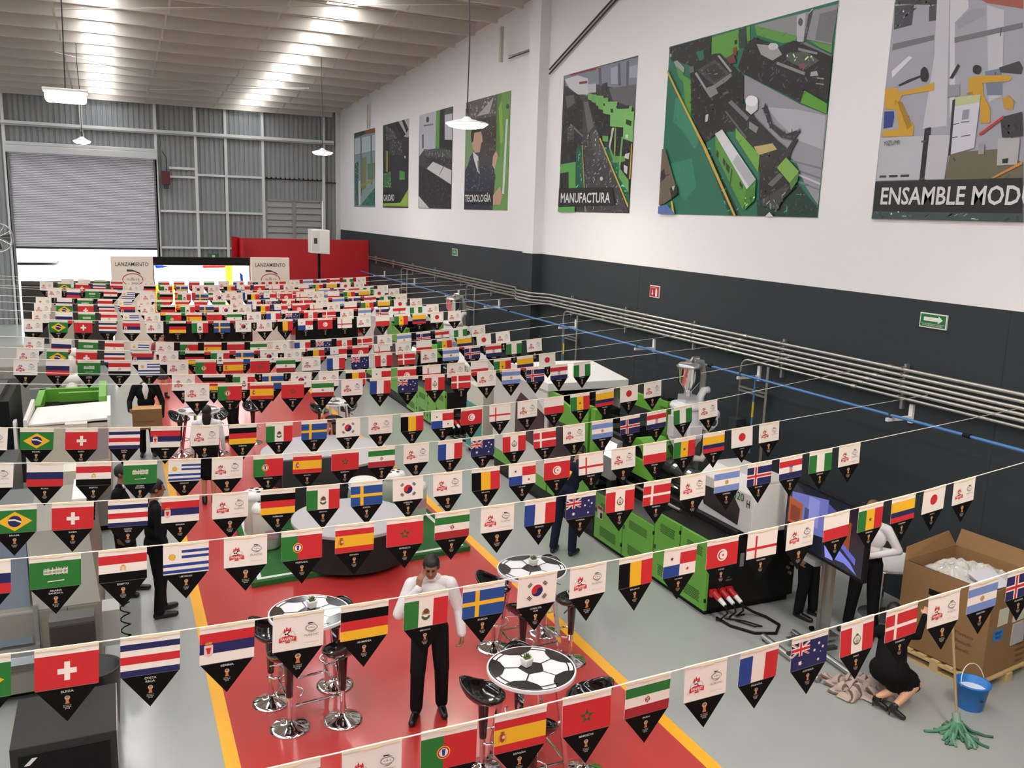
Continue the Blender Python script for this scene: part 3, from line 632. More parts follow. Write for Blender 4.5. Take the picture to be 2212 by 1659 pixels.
# ------------------------------------------------------------------ wall posters
PY = {1: (37.7, 34.4), 2: (33.3, 30.12), 3: (29.0, 25.79), 4: (24.72, 21.56), 5: (18.63, 15.5), 6: (14.42, 10.22), 7: (9.2, 5.0)}
PL = {1: 'tall poster of a pale factory hall with yellow railings, next to the back corner',
      2: 'dark machine photo poster captioned CALIDAD', 3: 'grey poster of a steel press roller with white sheets',
      4: 'poster of a man in a suit at a green machine captioned TECNOLOGÍA', 5: 'poster of a green machine aisle captioned MANUFACTURA',
      6: 'large poster looking down on a green moulding machine on a green floor', 7: 'large poster of yellow robot arms captioned ENSAMBLE'}
PT = {2: [('CALIDAD', .17, 1.57, .25, .48)], 4: [('TECNOLOGÍA', .12, 2.07, .22, .47)], 5: [('MANUFACTURA', .14, 2.38, .2, .42)],
      7: [('ENSAMBLE MODULAR', .15, 2.9, .19, .42), ('YIZUMI', .09, .36, .97, 1.03)]}
for k, polys in POSTERS.items():
    y0, y1 = PY[k]; L = y0-y1
    p = thing('wall_poster', PL[k], 'poster', (XW, y0, 5.10), 0, 'photo posters along the white wall')
    b = MB().box((-.012, -L, 0), (0, 0, 3.03), col((232, 232, 230), .45)).build('sheet', p)
    pr = MB()
    for i, (c, pts) in enumerate(polys):
        pr.poly([(-.0125-.0004*i, -a, z) for a, z in pts], col(c, .38))
    rq = random.Random(k); n0 = len(polys)
    for i, (c, pts) in enumerate(polys[1:]):
        lum = sum(c)/3; ys = [q[0] for q in pts]; zs_ = [q[1] for q in pts]
        area = (max(ys)-min(ys))*(max(zs_)-min(zs_))
        if lum > 125 or area < .06 or (k in (2, 4, 5, 7) and max(zs_) < .62 and lum < 32): continue
        for q in range(int(area*(150 if lum < 80 else 14))):
            a, z = rq.uniform(min(ys), max(ys)), rq.uniform(min(zs_), max(zs_))
            ins = False; j = len(pts)-1
            for e in range(len(pts)):
                if (pts[e][1] > z) != (pts[j][1] > z) and a < (pts[j][0]-pts[e][0])*(z-pts[e][1])/(pts[j][1]-pts[e][1]+1e-9)+pts[e][0]: ins = not ins
                j = e
            if not ins: continue
            th = rq.choice((.5, -.9, 1.57, 0, .6)); l_, w_ = rq.uniform(.01, .05), rq.uniform(.004, .014)
            f = rq.choice((.5, .7, 1.3, 1.9, 3.0)) if lum < 80 else rq.choice((.75, .85, 1.12))
            cc = tuple(min(235, int(v*f/12)*12+(8 if lum < 80 else 0)) for v in c)
            dx, dz = math.cos(th)*l_, math.sin(th)*l_; ex_, ez = -math.sin(th)*w_, math.cos(th)*w_
            qd = [(a-dx-ex_, z-dz-ez), (a+dx-ex_, z+dz-ez), (a+dx+ex_, z+dz+ez), (a-dx+ex_, z-dz+ez)]
            if min(v[0] for v in qd) < 0 or max(v[0] for v in qd) > L or min(v[1] for v in qd) < 0 or max(v[1] for v in qd) > 3.03: continue
            pr.poly([(-.0127-.0004*(i+1), -u, v) for u, v in qd], col(cc, .38))
    pr.build('printed_picture', p, fix=False)
    for s, a, b_, z0, z1 in PT.get(k, []):
        t = MB().text(s, (-.035, -(a+b_)/2, (z0+z1)/2), (0, -1, 0), (0, 0, 1), col((206, 206, 206) if len(s) > 6 else (60, 60, 64), .5), width=b_-a, height=z1-z0, bold=.018 if len(s) > 6 else 0)
        t.build('caption_lettering', p, fix=False)

# ------------------------------------------------------------------ wall signs
def wall_sign(name, label, y, z, wy, hz, rgb, deco):
    s = thing(name, label, 'sign', (XW-.001, y, z))
    MB().box((-.02, -wy/2, -hz/2), (0, wy/2, hz/2), WHT).build('border', s)
    MB().box((-.024, -wy/2+.015, -hz/2+.015), (-.0205, wy/2-.015, hz/2-.015), col(rgb, .4)).build('face', s)
    d = MB(); deco(d); d.build('print', s, fix=False)
X_ = -.026
def arrow(d):
    for pts in ([(.15, .02), (-.06, .02), (-.06, .065), (-.155, -.0), ], ): pass
    d.poly([(X_, .14, .045), (X_, .14, -.005), (X_, -.08, -.005), (X_, -.08, .045)], WHT)
    d.poly([(X_, -.08, .07), (X_, -.08, -.03), (X_, -.15, .02)], WHT)
    d.poly([(X_, .18, -.038), (X_, -.18, -.038), (X_, -.18, -.042), (X_, .18, -.042)], WHT)
    d.text('RUTA DE EVACUACION', (X_, 0, -.06), (0, -1, 0), (0, 0, 1), WHT, width=.3, height=.022)
wall_sign('evacuation_sign', 'green evacuation sign with a white arrow on the charcoal wall', 7.99, 3.83, .41, .19, (20, 112, 50), arrow)
def ext(d):
    d.box((X_-.001, -.1, -.09), (X_, -.04, .04), WHT); d.box((X_-.001, -.085, .04), (X_, -.055, .07), WHT)
    d.poly([(X_, .07, .03), (X_, .05, .03), (X_, .05, -.03), (X_, .07, -.03)], WHT)
    d.poly([(X_, .09, -.03), (X_, .03, -.03), (X_, .06, -.08)], WHT)
    d.text('EXTINTOR', (X_, .03, .075), (0, -1, 0), (0, 0, 1), WHT, width=.15, height=.02)
wall_sign('extinguisher_sign', 'red fire extinguisher sign with white pictogram on the charcoal wall', 14.4, 3.62, .33, .23, (168, 20, 30), ext)
wall_sign('small_safety_sign', 'small green safety sign near the far end of the charcoal wall', 25.42, 3.81, .44, .21, (22, 118, 62), lambda d: d.text('SALIDA', (X_, 0, .01), (0, -1, 0), (0, 0, 1), WHT, width=.26, height=.06))

# ------------------------------------------------------------------ conduits along the right wall
PX = 9.5
def conduit_path(z, y0, y1, jog=True):
    pts = [(PX, y0, z)]
    if y1 > 20.6 and jog: pts += [(PX, 18.7, z), (9.25, 19.3, z-.01), (9.25, 20.1, z-.01), (PX, 20.7, z)]
    pts.append((PX, y1, z))
    return pts
zs = [3.15, 3.07, 2.99, 2.92, 2.85, 2.77]
ends = [35.1, 35.1, 30.4, 24.0, 17.8, 11.4]
cn = ['topmost', 'second', 'third', 'fourth', 'fifth', 'lowest']
for i, (z, e) in enumerate(zip(zs, ends)):
    c = thing('wall_conduit', 'grey steel conduit, %s of the bundle along the charcoal wall' % cn[i], 'conduit', (0, 0, 0), 0, 'conduits clipped along the charcoal wall')
    p = conduit_path(z, YN, e)
    if i >= 2: p += [(PX, e+.08, z-.02), (PX, e+.14, z-.08), (PX, e+.16, z-.18), (PX, e+.16, 1.1 if e > 12 else 1.75)]
    MB().tube(p, .024 if i < 5 else .02, GALV, n=8).build('pipe', c, smooth=True)
    for y in [2.5+3.0*q+.12*i for q in range(12)]:
        if y < e-.3 and abs(y-19.7) > 1.1: MB().cyl((PX, y-.04, z), (PX, y+.04, z), .031, GALV, n=8).build('coupling', c)
    if i >= 2:
        MB().box((PX-.09, e+.06, (1.1 if e > 12 else 1.75)-.25), (PX+.09, e+.26, 1.1 if e > 12 else 1.75), DKG).build('junction_box', c)
        MB().tube([(PX, e-.5, z-.03), (PX, e-.5, 1.0)], .022, GALV).build('drop_pipe', c)
        for zz in (2.3, 2.24): MB().box((PX-.02, e-.5, zz-.015), (PX+.02, e+.16, zz+.015), GALV).build('cross_strut', c)
for q in range(16):
    y = 3.6+2.35*q
    if abs(y-19.7) < .7: continue
    nlow = 5 if y < 11 else 4 if y < 17.5 else 3 if y < 24 else 2 if y < 30 else 1
    st = MB().box((XW-.06, y-.02, zs[nlow]-.16), (XW, y+.02, 3.22), GALV)
    for i in range(nlow+1): st.box((PX-.035, y-.018, zs[i]+.024), (XW-.02, y+.018, zs[i]+.034), GALV)
    tag(st.build('conduit_bracket'), 'steel strut bracket clamping the conduits to the charcoal wall', 'bracket', 'conduit brackets')
bp = thing('blue_air_pipe', 'long blue compressed air pipe running along the charcoal wall', 'pipe')
MB().tube([(9.2, YN, 2.60), (9.2, 19.0, 2.57), (9.2, 30.0, 2.56), (9.2, 35.1, 2.55)], .02, BLUE, n=8).build('pipe', bp)
for y in (7.0, 12.0, 20.4, 26.0): MB().cyl((9.2, y-.05, 2.585), (9.2, y+.05, 2.585), .03, BLKM).build('coupling', bp)
for y in (11.0, 17.6):
    MB().tube([(9.2, y, 2.58), (9.32, y, 2.58), (9.34, y, 2.5), (9.34, y, 1.3)], .015, BLUE).build('drop_pipe', bp)
    MB().cyl((9.34, y, 1.9), (9.34, y, 2.15), .017, col((214, 176, 40))).build('yellow_band', bp)
for y in (5.2, 8.15, 11.2, 14.3, 17.5, 21.9, 25.0, 29.3, 33.0):
    st = thing('pipe_arm', 'white angle arm holding the blue air pipe off the charcoal wall', 'bracket', (XW, y, 2.5), 0, 'arms carrying the blue pipe')
    MB().box((-.46, -.02, 0), (0, .02, .045), WHT).build('arm', st)
    MB().box((-.04, -.03, -.05), (0, .03, .2), WHT).build('wall_plate', st)
    MB().box((-.42, -.015, .045), (-.38, .015, .12), DKG).build('clamp', st)

# ------------------------------------------------------------------ pendant lamps
def pendant(x, y, z, r, label, rect=False, cordtop=None, warm=200):
    p = thing('pendant_lamp', label, 'lamp', (x, y, z), 0, 'high bay pendant lamps')
    if rect:
        MB().box((-.34, -.2, 0), (.34, .2, .05), WHT).build('housing', p, bevel=.015)
        MB().box((-.31, -.17, -.16), (.31, .17, 0), LAMP).build('diffuser', p, bevel=.05)
    else:
        MB().lathe([(.04, .13), (.06, .12), (.09, .09), (r*.6, .055), (r, .02), (r, 0)], WHT, n=28, caps=False).build('reflector', p, smooth=True)
        MB().lathe([(.001, -.085), (r*.45, -.078), (r*.8, -.05), (r*.97, .0), (r*.9, .018)], LAMP, n=28, caps=False).build('diffuser', p, smooth=True)
        MB().cyl((0, 0, .12), (0, 0, .27), .03, DKG).build('ballast', p)
    top = deckz(y)-z
    MB().tube([(0, 0, .05 if rect else .27), (.02, 0, top*.4), (-.02, 0, top*.75), (0, 0, top)], .012, DKG, n=6).build('cord', p)
    ld = bpy.data.lights.new('lamp_light', 'SPOT'); ld.energy = warm; ld.color = (1, .9, .74); ld.shadow_soft_size = r; ld.spot_size = R_(164); ld.spot_blend = .45
    lo = bpy.data.objects.new('lamp_light', ld); C.objects.link(lo); lo.parent = p; lo.location = (0, 0, -.3)
    return p
pendant(-.55, 17.0, 6.75, .27, 'wide rectangular lamp glowing white over the grey machines', True)
pendant(-.6, 29.5, 6.7, .24, 'small glowing lamp hanging before the roller shutter')
pendant(6.35, 29.0, 6.75, .33, 'glowing lamp hanging by the pipes near the back corner')
pendant(6.15, 15.8, 6.62, .40, 'large glowing dish lamp hanging before the poster of the man in a suit', warm=560)
for x, y, e in ((6.4, 2.6, 900), (-.5, 3.5, 160), (-5, 3, 250), (3, -4, 420), (-5, 16, 250), (-5, 28, 250)):  # lamps added out of view to fill the hall with light
    pendant(x, y, 6.6, .40, 'glowing dish lamp hanging over the near hall', warm=e)
# ------------------------------------------------------------------ flag pennants
PW, PH, PT_, HD = .298, .225, .19, .042      # width, panel height, point height, plain header
K = lambda *c: col(c, .8)
cW = mat('pennant_white_print', (238, 230, 222), .85, spec=.15)
cR, cB, cG, cY, cK = K(200, 34, 40), K(28, 62, 140), K(34, 116, 44), K(236, 180, 30), mat('pennant_black_print', (13, 12, 12), .8, spec=.12)
cNV, cDR, cOR, cLB, cGO, cGY = K(26, 28, 86), K(164, 32, 40), K(206, 130, 60), K(116, 140, 196), K(196, 150, 70), K(120, 118, 116)
ROWS = [
(1, -1.1175, 3.6587, 0.0289, 2.485, 0.0915, 0.1526, 0.0012, -0.0052), (2, -1.2508, 4.6692, 0.065, 2.654, -0.0155, 0.1372, 0.0096, 0.0025),
(3, -1.3692, 6.035, 0.0515, 2.6718, 0.0093, 0.1264, -0.0041, 0.0005), (4, -1.3149, 7.4132, 0.0396, 2.5627, 0.0246, 0.1833, -0.0224, -0.0199),
(5, -1.1848, 8.7595, 0.0382, 2.4977, 0.005, 0.1812, -0.0014, 0.0101), (6, -1.3005, 9.6532, 0.064, 2.596, -0.0178, 0.1751, -0.0126, 0.01),
(7, -1.2308, 11.5329, 0.0162, 2.7262, -0.0355, 0.1247, 0.0072, 0.0017), (8, -1.3218, 12.5504, 0.0166, 2.6595, -0.0235, 0.1664, 0.0019, 0.0056),
(9, -1.3061, 13.8318, 0.0246, 2.6642, -0.0044, 0.1417, 0.0083, -0.0002), (10, -1.3643, 15.0693, 0.0286, 2.6025, -0.0073, 0.1712, 0.0051, 0.0009),
(11, -1.3595, 16.2363, 0.0369, 2.5671, -0.0192, 0.2013, -0.0022, -0.0115), (12, -1.4585, 17.5913, 0.0115, 2.808, 0.0117, 0.115, -0.0102, -0.0115),
(13, -1.4355, 19.1762, 0.0015, 2.7909, 0.0111, 0.0906, 0.0012, 0.0036), (14, -1.4752, 20.341, -0.0065, 2.8282, 0.0087, 0.0941, -0.0015, -0.0052),
(15, -1.5079, 21.3573, 0.0036, 2.8233, -0.0028, 0.1185, 0.0005, -0.009), (16, -1.3829, 22.432, 0.0001, 2.8965, -0.0061, 0.0848, -0.0024, 0.0041),
(17, -1.3955, 23.4294, 0.0019, 2.8517, 0.0123, 0.1156, -0.0036, -0.0047), (18, -1.6508, 24.9638, 0.0028, 2.8688, -0.0033, 0.0898, -0.0124, 0.0019),
(19, -1.2331, 26.386, 0.0004, 2.8567, 0.0202, 0.0893, 0.0036, 0.0007)]
SEQ_A = ['logo', 'BRASIL', 'SUIZA', 'COSTA RICA', 'SERBIA', 'logo', 'ALEMANIA', 'MÉXICO', 'SUECIA', 'COREA DEL SUR', 'logo', 'BÉLGICA', 'PANAMÁ', 'TÚNEZ', 'INGLATERRA', 'logo', 'POLONIA', 'SENEGAL', 'COLOMBIA', 'JAPÓN', 'logo']
SEQ_B = ['logo', 'RUSIA', 'ARABIA SAUDITA', 'EGIPTO', 'URUGUAY', 'logo', 'PORTUGAL', 'ESPAÑA', 'MARRUECOS', 'IRÁN', 'logo', 'FRANCIA', 'AUSTRALIA', 'PERÚ', 'DINAMARCA', 'logo', 'ARGENTINA', 'ISLANDIA', 'CROACIA', 'NIGERIA', 'logo']
FLAG_TXT = {'BRASIL': 'yellow diamond on green', 'SUIZA': 'white cross on red', 'COSTA RICA': 'blue, white and red bands', 'SERBIA': 'red, blue and white bands with a crest', 'ALEMANIA': 'black, red and gold bands', 'MÉXICO': 'green, white and red with an eagle', 'SUECIA': 'yellow cross on blue', 'COREA DEL SUR': 'red and blue disc on white', 'BÉLGICA': 'black, yellow and red uprights', 'PANAMÁ': 'white, red and blue quarters', 'TÚNEZ': 'white disc with crescent on red', 'INGLATERRA': 'red cross on white', 'POLONIA': 'white over red', 'SENEGAL': 'green, yellow and red with a star', 'COLOMBIA': 'yellow, blue and red bands', 'JAPÓN': 'red disc on white', 'RUSIA': 'white, blue and red bands', 'ARABIA SAUDITA': 'white script and sword on green', 'EGIPTO': 'red, white and black bands', 'URUGUAY': 'blue stripes and a sun on white', 'PORTUGAL': 'green and red with a round crest', 'ESPAÑA': 'red, yellow and red bands with a crest', 'MARRUECOS': 'green star on red', 'IRÁN': 'green, white and red bands', 'FRANCIA': 'blue, white and red uprights', 'AUSTRALIA': 'white stars and small union flag on navy', 'PERÚ': 'red, white and red uprights with a crest', 'DINAMARCA': 'white cross on red set to the left', 'ARGENTINA': 'pale blue and white bands with a sun', 'ISLANDIA': 'red and white cross on navy', 'CROACIA': 'red, white and navy bands with chequered shield', 'NIGERIA': 'green, white and green uprights'}
class Print:
    def __init__(s, b, y0): s.b = b; s.y = y0; s.k = 0
    def P(s, pts, m):
        s.k += 1; yy = s.y-.0003*s.k
        s.b.poly([(a, yy, z) for a, z in pts], m)
    def rect(s, u0, v0, u1, v1, m):      # u,v in flag field 0..1, v downwards
        X = lambda u: -PW/2+PW*u; Z = lambda v: -HD-(PH-HD)*v
        s.P([(X(u0), Z(v0)), (X(u0), Z(v1)), (X(u1), Z(v1)), (X(u1), Z(v0))], m)
    def pts(s, L, m):
        s.P([(-PW/2+PW*u, -HD-(PH-HD)*v) for u, v in L], m)
    def disc(s, u, v, r, m, n=20, a0=0, a1=360, sy=1):
        cx, cz = -PW/2+PW*u, -HD-(PH-HD)*v
        L = [(cx+r*math.cos(R_(a0+(a1-a0)*i/n)), cz+sy*r*math.sin(R_(a0+(a1-a0)*i/n))) for i in range(n if a1-a0 == 360 else n+1)]
        s.P(L, m)
    def star(s, u, v, r, m, n=5, inner=.38, rot=90):
        cx, cz = -PW/2+PW*u, -HD-(PH-HD)*v
        s.P([(cx+(r if i % 2 == 0 else r*inner)*math.cos(R_(rot+i*180/n)), cz+(r if i % 2 == 0 else r*inner)*math.sin(R_(rot+i*180/n))) for i in range(2*n)], m)
    def text(s, t, x, z, m, w=None, h=None, bold=0.0):
        s.k += 1
        s.b.text(t, (x, s.y-.0003*s.k, z), (1, 0, 0), (0, 0, 1), m, width=w, height=h, bold=bold)
def hb(p, *ms):
    n = len(ms); t = 0
    for m_, wgt in ms: t += wgt
    a = 0
    for m_, wgt in ms:
        if m_ is not cW: p.rect(0, a/t, 1, (a+wgt)/t, m_)
        a += wgt
def vb(p, *ms):
    for i, m_ in enumerate(ms):
        if m_ is not cW: p.rect(i/len(ms), 0, (i+1)/len(ms), 1, m_)
def crest(p, u, v, r, main, ring=None):
    if ring: p.disc(u, v, r*1.25, ring, 14)
    p.disc(u, v, r, main, 12); p.disc(u+.01, v+.05, r*.55, K(220, 190, 150), 10); p.disc(u-.012, v-.06, r*.4, main, 8)
def draw(n, p):
    if n == 'BRASIL':
        p.rect(0, 0, 1, 1, cG); p.pts([(.1, .5), (.5, .93), (.9, .5), (.5, .07)], cY); p.disc(.5, .5, .046, cNV); p.pts([(.36, .40), (.36, .47), (.5, .47), (.65, .58), (.65, .51), (.5, .4)], cW)
    elif n == 'SUIZA': p.rect(0, 0, 1, 1, cR); p.rect(.455, .22, .545, .78, cW); p.rect(.35, .42, .65, .58, cW)
    elif n == 'COSTA RICA': hb(p, (cNV, 1), (cW, 1), (cR, 1.3), (cW, 1), (cNV, 1))
    elif n == 'SERBIA': hb(p, (cR, 1), (cNV, 1), (cW, 1)); p.pts([(.08, .38), (.24, .38), (.24, .68), (.16, .78), (.08, .68)], K(226, 190, 180)); p.pts([(.11, .46), (.21, .46), (.18, .66), (.14, .66)], cR); p.rect(.1, .28, .22, .36, cOR)
    elif n == 'ALEMANIA': hb(p, (cK, 1), (cR, 1), (cY, 1))
    elif n == 'MÉXICO': vb(p, cG, cW, cR); p.disc(.5, .5, .026, K(140, 130, 80), 14); p.disc(.505, .43, .018, K(110, 62, 40), 10); p.disc(.5, .6, .03, K(70, 96, 60), 12, 180, 360); p.disc(.5, .55, .02, cW, 10, 180, 360)
    elif n == 'SUECIA': p.rect(0, 0, 1, 1, K(28, 72, 142)); p.rect(.3, 0, .4, 1, cY); p.rect(0, .41, 1, .56, cY)
    elif n == 'COREA DEL SUR':
        p.disc(.5, .42, .043, cR); p.disc(.5, .42, .043, cNV, 18, 180, 360)
        cx = -PW/2+PW*.5; cz = -HD-(PH-HD)*.42
        p.P([(cx-.0215+.0215*math.cos(R_(a)), cz+.0215*math.sin(R_(a))) for a in range(180, 361, 20)], cR); p.P([(cx+.0215+.0215*math.cos(R_(a)), cz+.0215*math.sin(R_(a))) for a in range(0, 181, 20)], cNV)
        for sx, sz in ((-1, 1), (1, 1), (-1, -1), (1, -1)):
            for q in (-1, 0, 1):
                a = math.atan2(sz, sx); t = (-math.sin(a), math.cos(a)); ox = cx+math.cos(a)*.082+math.cos(a)*q*.0085; oz = cz+math.sin(a)*.082*.8+math.sin(a)*q*.0085
                p.P([(ox+t[0]*h-math.cos(a)*g, oz+t[1]*h-math.sin(a)*g) for h, g in ((-.017, -.0024), (.017, -.0024), (.017, .0024), (-.017, .0024))], cK)
    elif n == 'BÉLGICA': vb(p, cK, cY, cR)
    elif n == 'PANAMÁ': p.rect(.5, 0, 1, .5, cR); p.rect(0, .5, .5, 1, cB); p.star(.25, .22, .018, cNV); p.star(.75, .75, .018, cR)
    elif n == 'TÚNEZ': p.rect(0, 0, 1, 1, cR); p.disc(.5, .5, .048, cW); p.disc(.49, .5, .036, cR); p.disc(.515, .5, .03, cW); p.star(.525, .5, .016, cR, rot=180)
    elif n == 'INGLATERRA': p.rect(.27, 0, .33, 1, cR); p.rect(0, .5, 1, .62, cR)
    elif n == 'POLONIA': p.rect(0, .46, 1, 1, cR)
    elif n == 'SENEGAL': vb(p, cG, cY, cR); p.star(.5, .5, .024, K(40, 90, 40))
    elif n == 'COLOMBIA': hb(p, (cY, 2), (cNV, 1), (cR, 1))
    elif n == 'JAPÓN': p.disc(.5, .38, .048, cR, 24)
    elif n == 'RUSIA': p.rect(0, .26, 1, .63, cNV); p.rect(0, .63, 1, 1, cR)
    elif n == 'ARABIA SAUDITA':
        p.rect(0, 0, 1, 1, cG)
        rnd = random.Random(3)
        for i in range(20):
            u = .27+.024*i; h = .1+.1*rnd.random()
            p.pts([(u, .4-h), (u+.012, .4-h+.02), (u+.008, .4+h*.6), (u-.004, .4+h*.6)], cW)
        for v in (.32, .45): p.pts([(.27, v), (.73, v-.03), (.73, v), (.27, v+.03)], cW)
        p.pts([(.34, .73), (.64, .71), (.66, .69), (.67, .74), (.34, .76)], cW)
    elif n == 'EGIPTO': hb(p, (cR, 1), (cW, 1), (cK, 1)); p.rect(.44, .42, .56, .6, K(210, 180, 130)); p.rect(.475, .45, .525, .6, K(230, 205, 170)); p.rect(.47, .38, .53, .43, cGO)
    elif n == 'URUGUAY':
        for v in (.0, .22): p.rect(.4, v+.06, 1, v+.17, cB)
        for v in (.5, .75): p.rect(0, v+.08, 1, v+.2, cB)
        p.star(.19, .3, .028, cGO, 10, .6); p.disc(.19, .3, .018, cY, 14)
    elif n == 'PORTUGAL': p.rect(0, 0, .4, 1, cG); p.rect(.4, 0, 1, 1, cR); p.disc(.4, .5, .036, cY, 18); p.disc(.4, .5, .031, cDR, 18); p.disc(.4, .5, .024, cW, 14); p.pts([(.365, .4), (.435, .4), (.42, .6), (.38, .6)], cB)
    elif n == 'ESPAÑA': hb(p, (cR, 1), (cY, 2), (cR, 1)); p.pts([(.11, .4), (.2, .4), (.2, .6), (.155, .68), (.11, .6)], K(170, 60, 40)); p.rect(.12, .33, .19, .39, K(150, 70, 40)); p.disc(.175, .5, .01, K(226, 190, 170), 8); p.rect(.085, .42, .098, .66, K(190, 130, 90)); p.rect(.212, .42, .225, .66, K(190, 130, 90))
    elif n == 'MARRUECOS': p.rect(0, 0, 1, 1, cR); p.star(.5, .5, .046, K(36, 84, 40), 5, .42); p.star(.5, .5, .017, cR, 5, .7, 270)
    elif n == 'IRÁN': hb(p, (cG, 1), (cW, 1), (cDR, 1)); p.disc(.5, .5, .017, cDR, 12); p.disc(.5, .5, .012, cW, 12); p.rect(.494, .36, .506, .62, cDR); p.disc(.47, .5, .006, cDR, 8); p.disc(.53, .5, .006, cDR, 8)
    elif n == 'FRANCIA': vb(p, cB, cW, cR)
    elif n == 'AUSTRALIA':
        p.rect(0, 0, 1, 1, cNV)
        for a in ([(0, .02), (.04, 0), (.5, .46), (.5, .5), (.46, .5), (0, .06)], [(.46, 0), (.5, 0), (.5, .06), (.04, .5), (0, .5), (0, .45)]): p.pts(a, cW)
        for a in ([(0, .0), (.02, 0), (.5, .48), (.5, .5), (.48, .5)], [(.48, 0), (.5, 0), (.02, .5), (0, .5)]): p.pts(a, cR)
        p.rect(.2, 0, .3, .5, cW); p.rect(0, .16, .5, .34, cW); p.rect(.225, 0, .275, .5, cR); p.rect(0, .2, .5, .3, cR)
        p.star(.25, .76, .019, cW, 7, .45)
        for u, v in ((.75, .2), (.63, .42), (.86, .36), (.75, .8)): p.star(u, v, .012, cW, 7, .5)
        p.star(.8, .52, .007, cW)
    elif n == 'PERÚ': vb(p, cR, cW, cR); p.disc(.5, .52, .034, K(70, 100, 60), 16); p.disc(.5, .5, .026, cW, 14); p.pts([(.45, .4), (.55, .4), (.55, .55), (.5, .66), (.45, .55)], K(190, 200, 190)); p.pts([(.45, .53), (.55, .53), (.5, .66)], cOR); p.rect(.47, .28, .53, .36, K(70, 100, 60))
    elif n == 'DINAMARCA': p.rect(0, 0, 1, 1, cR); p.rect(.28, 0, .36, 1, cW); p.rect(0, .43, 1, .56, cW)
    elif n == 'ARGENTINA': hb(p, (cLB, 1), (cW, 1), (cLB, 1)); p.star(.5, .5, .024, cGO, 10, .7); p.disc(.5, .5, .017, cGO, 14)
    elif n == 'ISLANDIA': p.rect(0, 0, 1, 1, cNV); p.rect(.28, 0, .42, 1, cW); p.rect(0, .38, 1, .62, cW); p.rect(.315, 0, .385, 1, cR); p.rect(0, .44, 1, .56, cR)
    elif n == 'CROACIA':
        hb(p, (cR, 1), (cW, 1), (cNV, 1)); p.rect(.43, .36, .57, .66, cW)
        for i in range(5):
            for j in range(5):
                if (i+j) % 2 == 0: p.rect(.43+.028*i, .36+.06*j, .458+.028*i, .42+.06*j, cR)
        p.rect(.43, .27, .57, .36, K(70, 90, 150))
    elif n == 'NIGERIA': vb(p, cG, cW, cG)
    elif n == 'logo':
        x0 = -PW*.21; z0 = -.125
        p.P([(x0+.046*math.cos(R_(a)), z0-.012+.04*math.sin(R_(a))) for a in range(0, 181, 15)], K(196, 196, 194)); p.P([(x0+.042*math.cos(R_(a)), z0-.012+.036*math.sin(R_(a))) for a in range(0, 181, 15)], cW)
        for dx, h in ((-.018, .03), (-.006, .042), (.004, .028), (.014, .036)):
            p.P([(x0+dx-.006, z0+.012), (x0+dx+.006, z0+.012), (x0+dx+.005, z0+.012+h*.6), (x0+dx, z0+.012+h), (x0+dx-.005, z0+.012+h*.6)], cR)
        p.disc(.5+x0/PW, (-(z0+.006)-HD)/(PH-HD), .019, cW, 14)
        cz = z0+.006
        for a, r in ((0, 0), (60, .013), (180, .013), (300, .013)):
            p.P([(x0+r*math.cos(R_(a))+.006*math.cos(R_(q)), cz+r*math.sin(R_(a))+.006*math.sin(R_(q))) for q in range(0, 360, 72)], cK)
        p.P([(x0-.05, z0-.045), (x0-.05, z0-.016), (x0-.02, z0-.006), (x0+.02, z0-.006), (x0+.05, z0-.016), (x0+.05, z0-.045), (x0+.02, z0-.036), (x0-.02, z0-.036)], cR)
        p.text('FANFEST', x0, z0-.024, cW, w=.082, h=.017, bold=.02)
        p.P([(x0-.014, z0-.05), (x0+.014, z0-.05), (x0+.012, z0-.04), (x0-.012, z0-.04)], cR)
        x1 = PW*.25; zc = -.098
        p.P([(x1+.035*math.cos(R_(a)), zc+.02*math.sin(R_(a))) for a in range(0, 360, 20)], cGY); p.P([(x1+.031*math.cos(R_(a)), zc+.0165*math.sin(R_(a))) for a in range(0, 360, 20)], cW)
        p.text('a&q', x1, zc, cGY, w=.04, h=.014)
        p.P([(x1-.02, zc+.026), (x1-.02, zc+.033), (x1+.005, zc+.032), (x1+.03, zc+.016), (x1+.01, zc+.026)], cK); p.P([(x1-.02, zc-.028), (x1+.008, zc-.028), (x1+.028, zc-.014), (x1+.008, zc-.023)], cGY)
        p.text('PLASTIC', x1, zc-.045, cGY, w=.085, h=.013); p.rect(.6, .79, .9, .806, K(200, 196, 190))
def panel_mesh(n):
    b = MB(); b.box((-PW/2, -.001, -PH), (PW/2, .001, 0), cW)
    b.box((-PW/2, -.005, -.011), (PW/2, .005, .003), mat('pennant_hem', (240, 226, 196), .7)); b.box((-.04, -.0055, -.017), (.045, -.001, -.011), K(232, 210, 170))
    draw(n, Print(b, -.0012))
    return b.mesh('flag_panel')
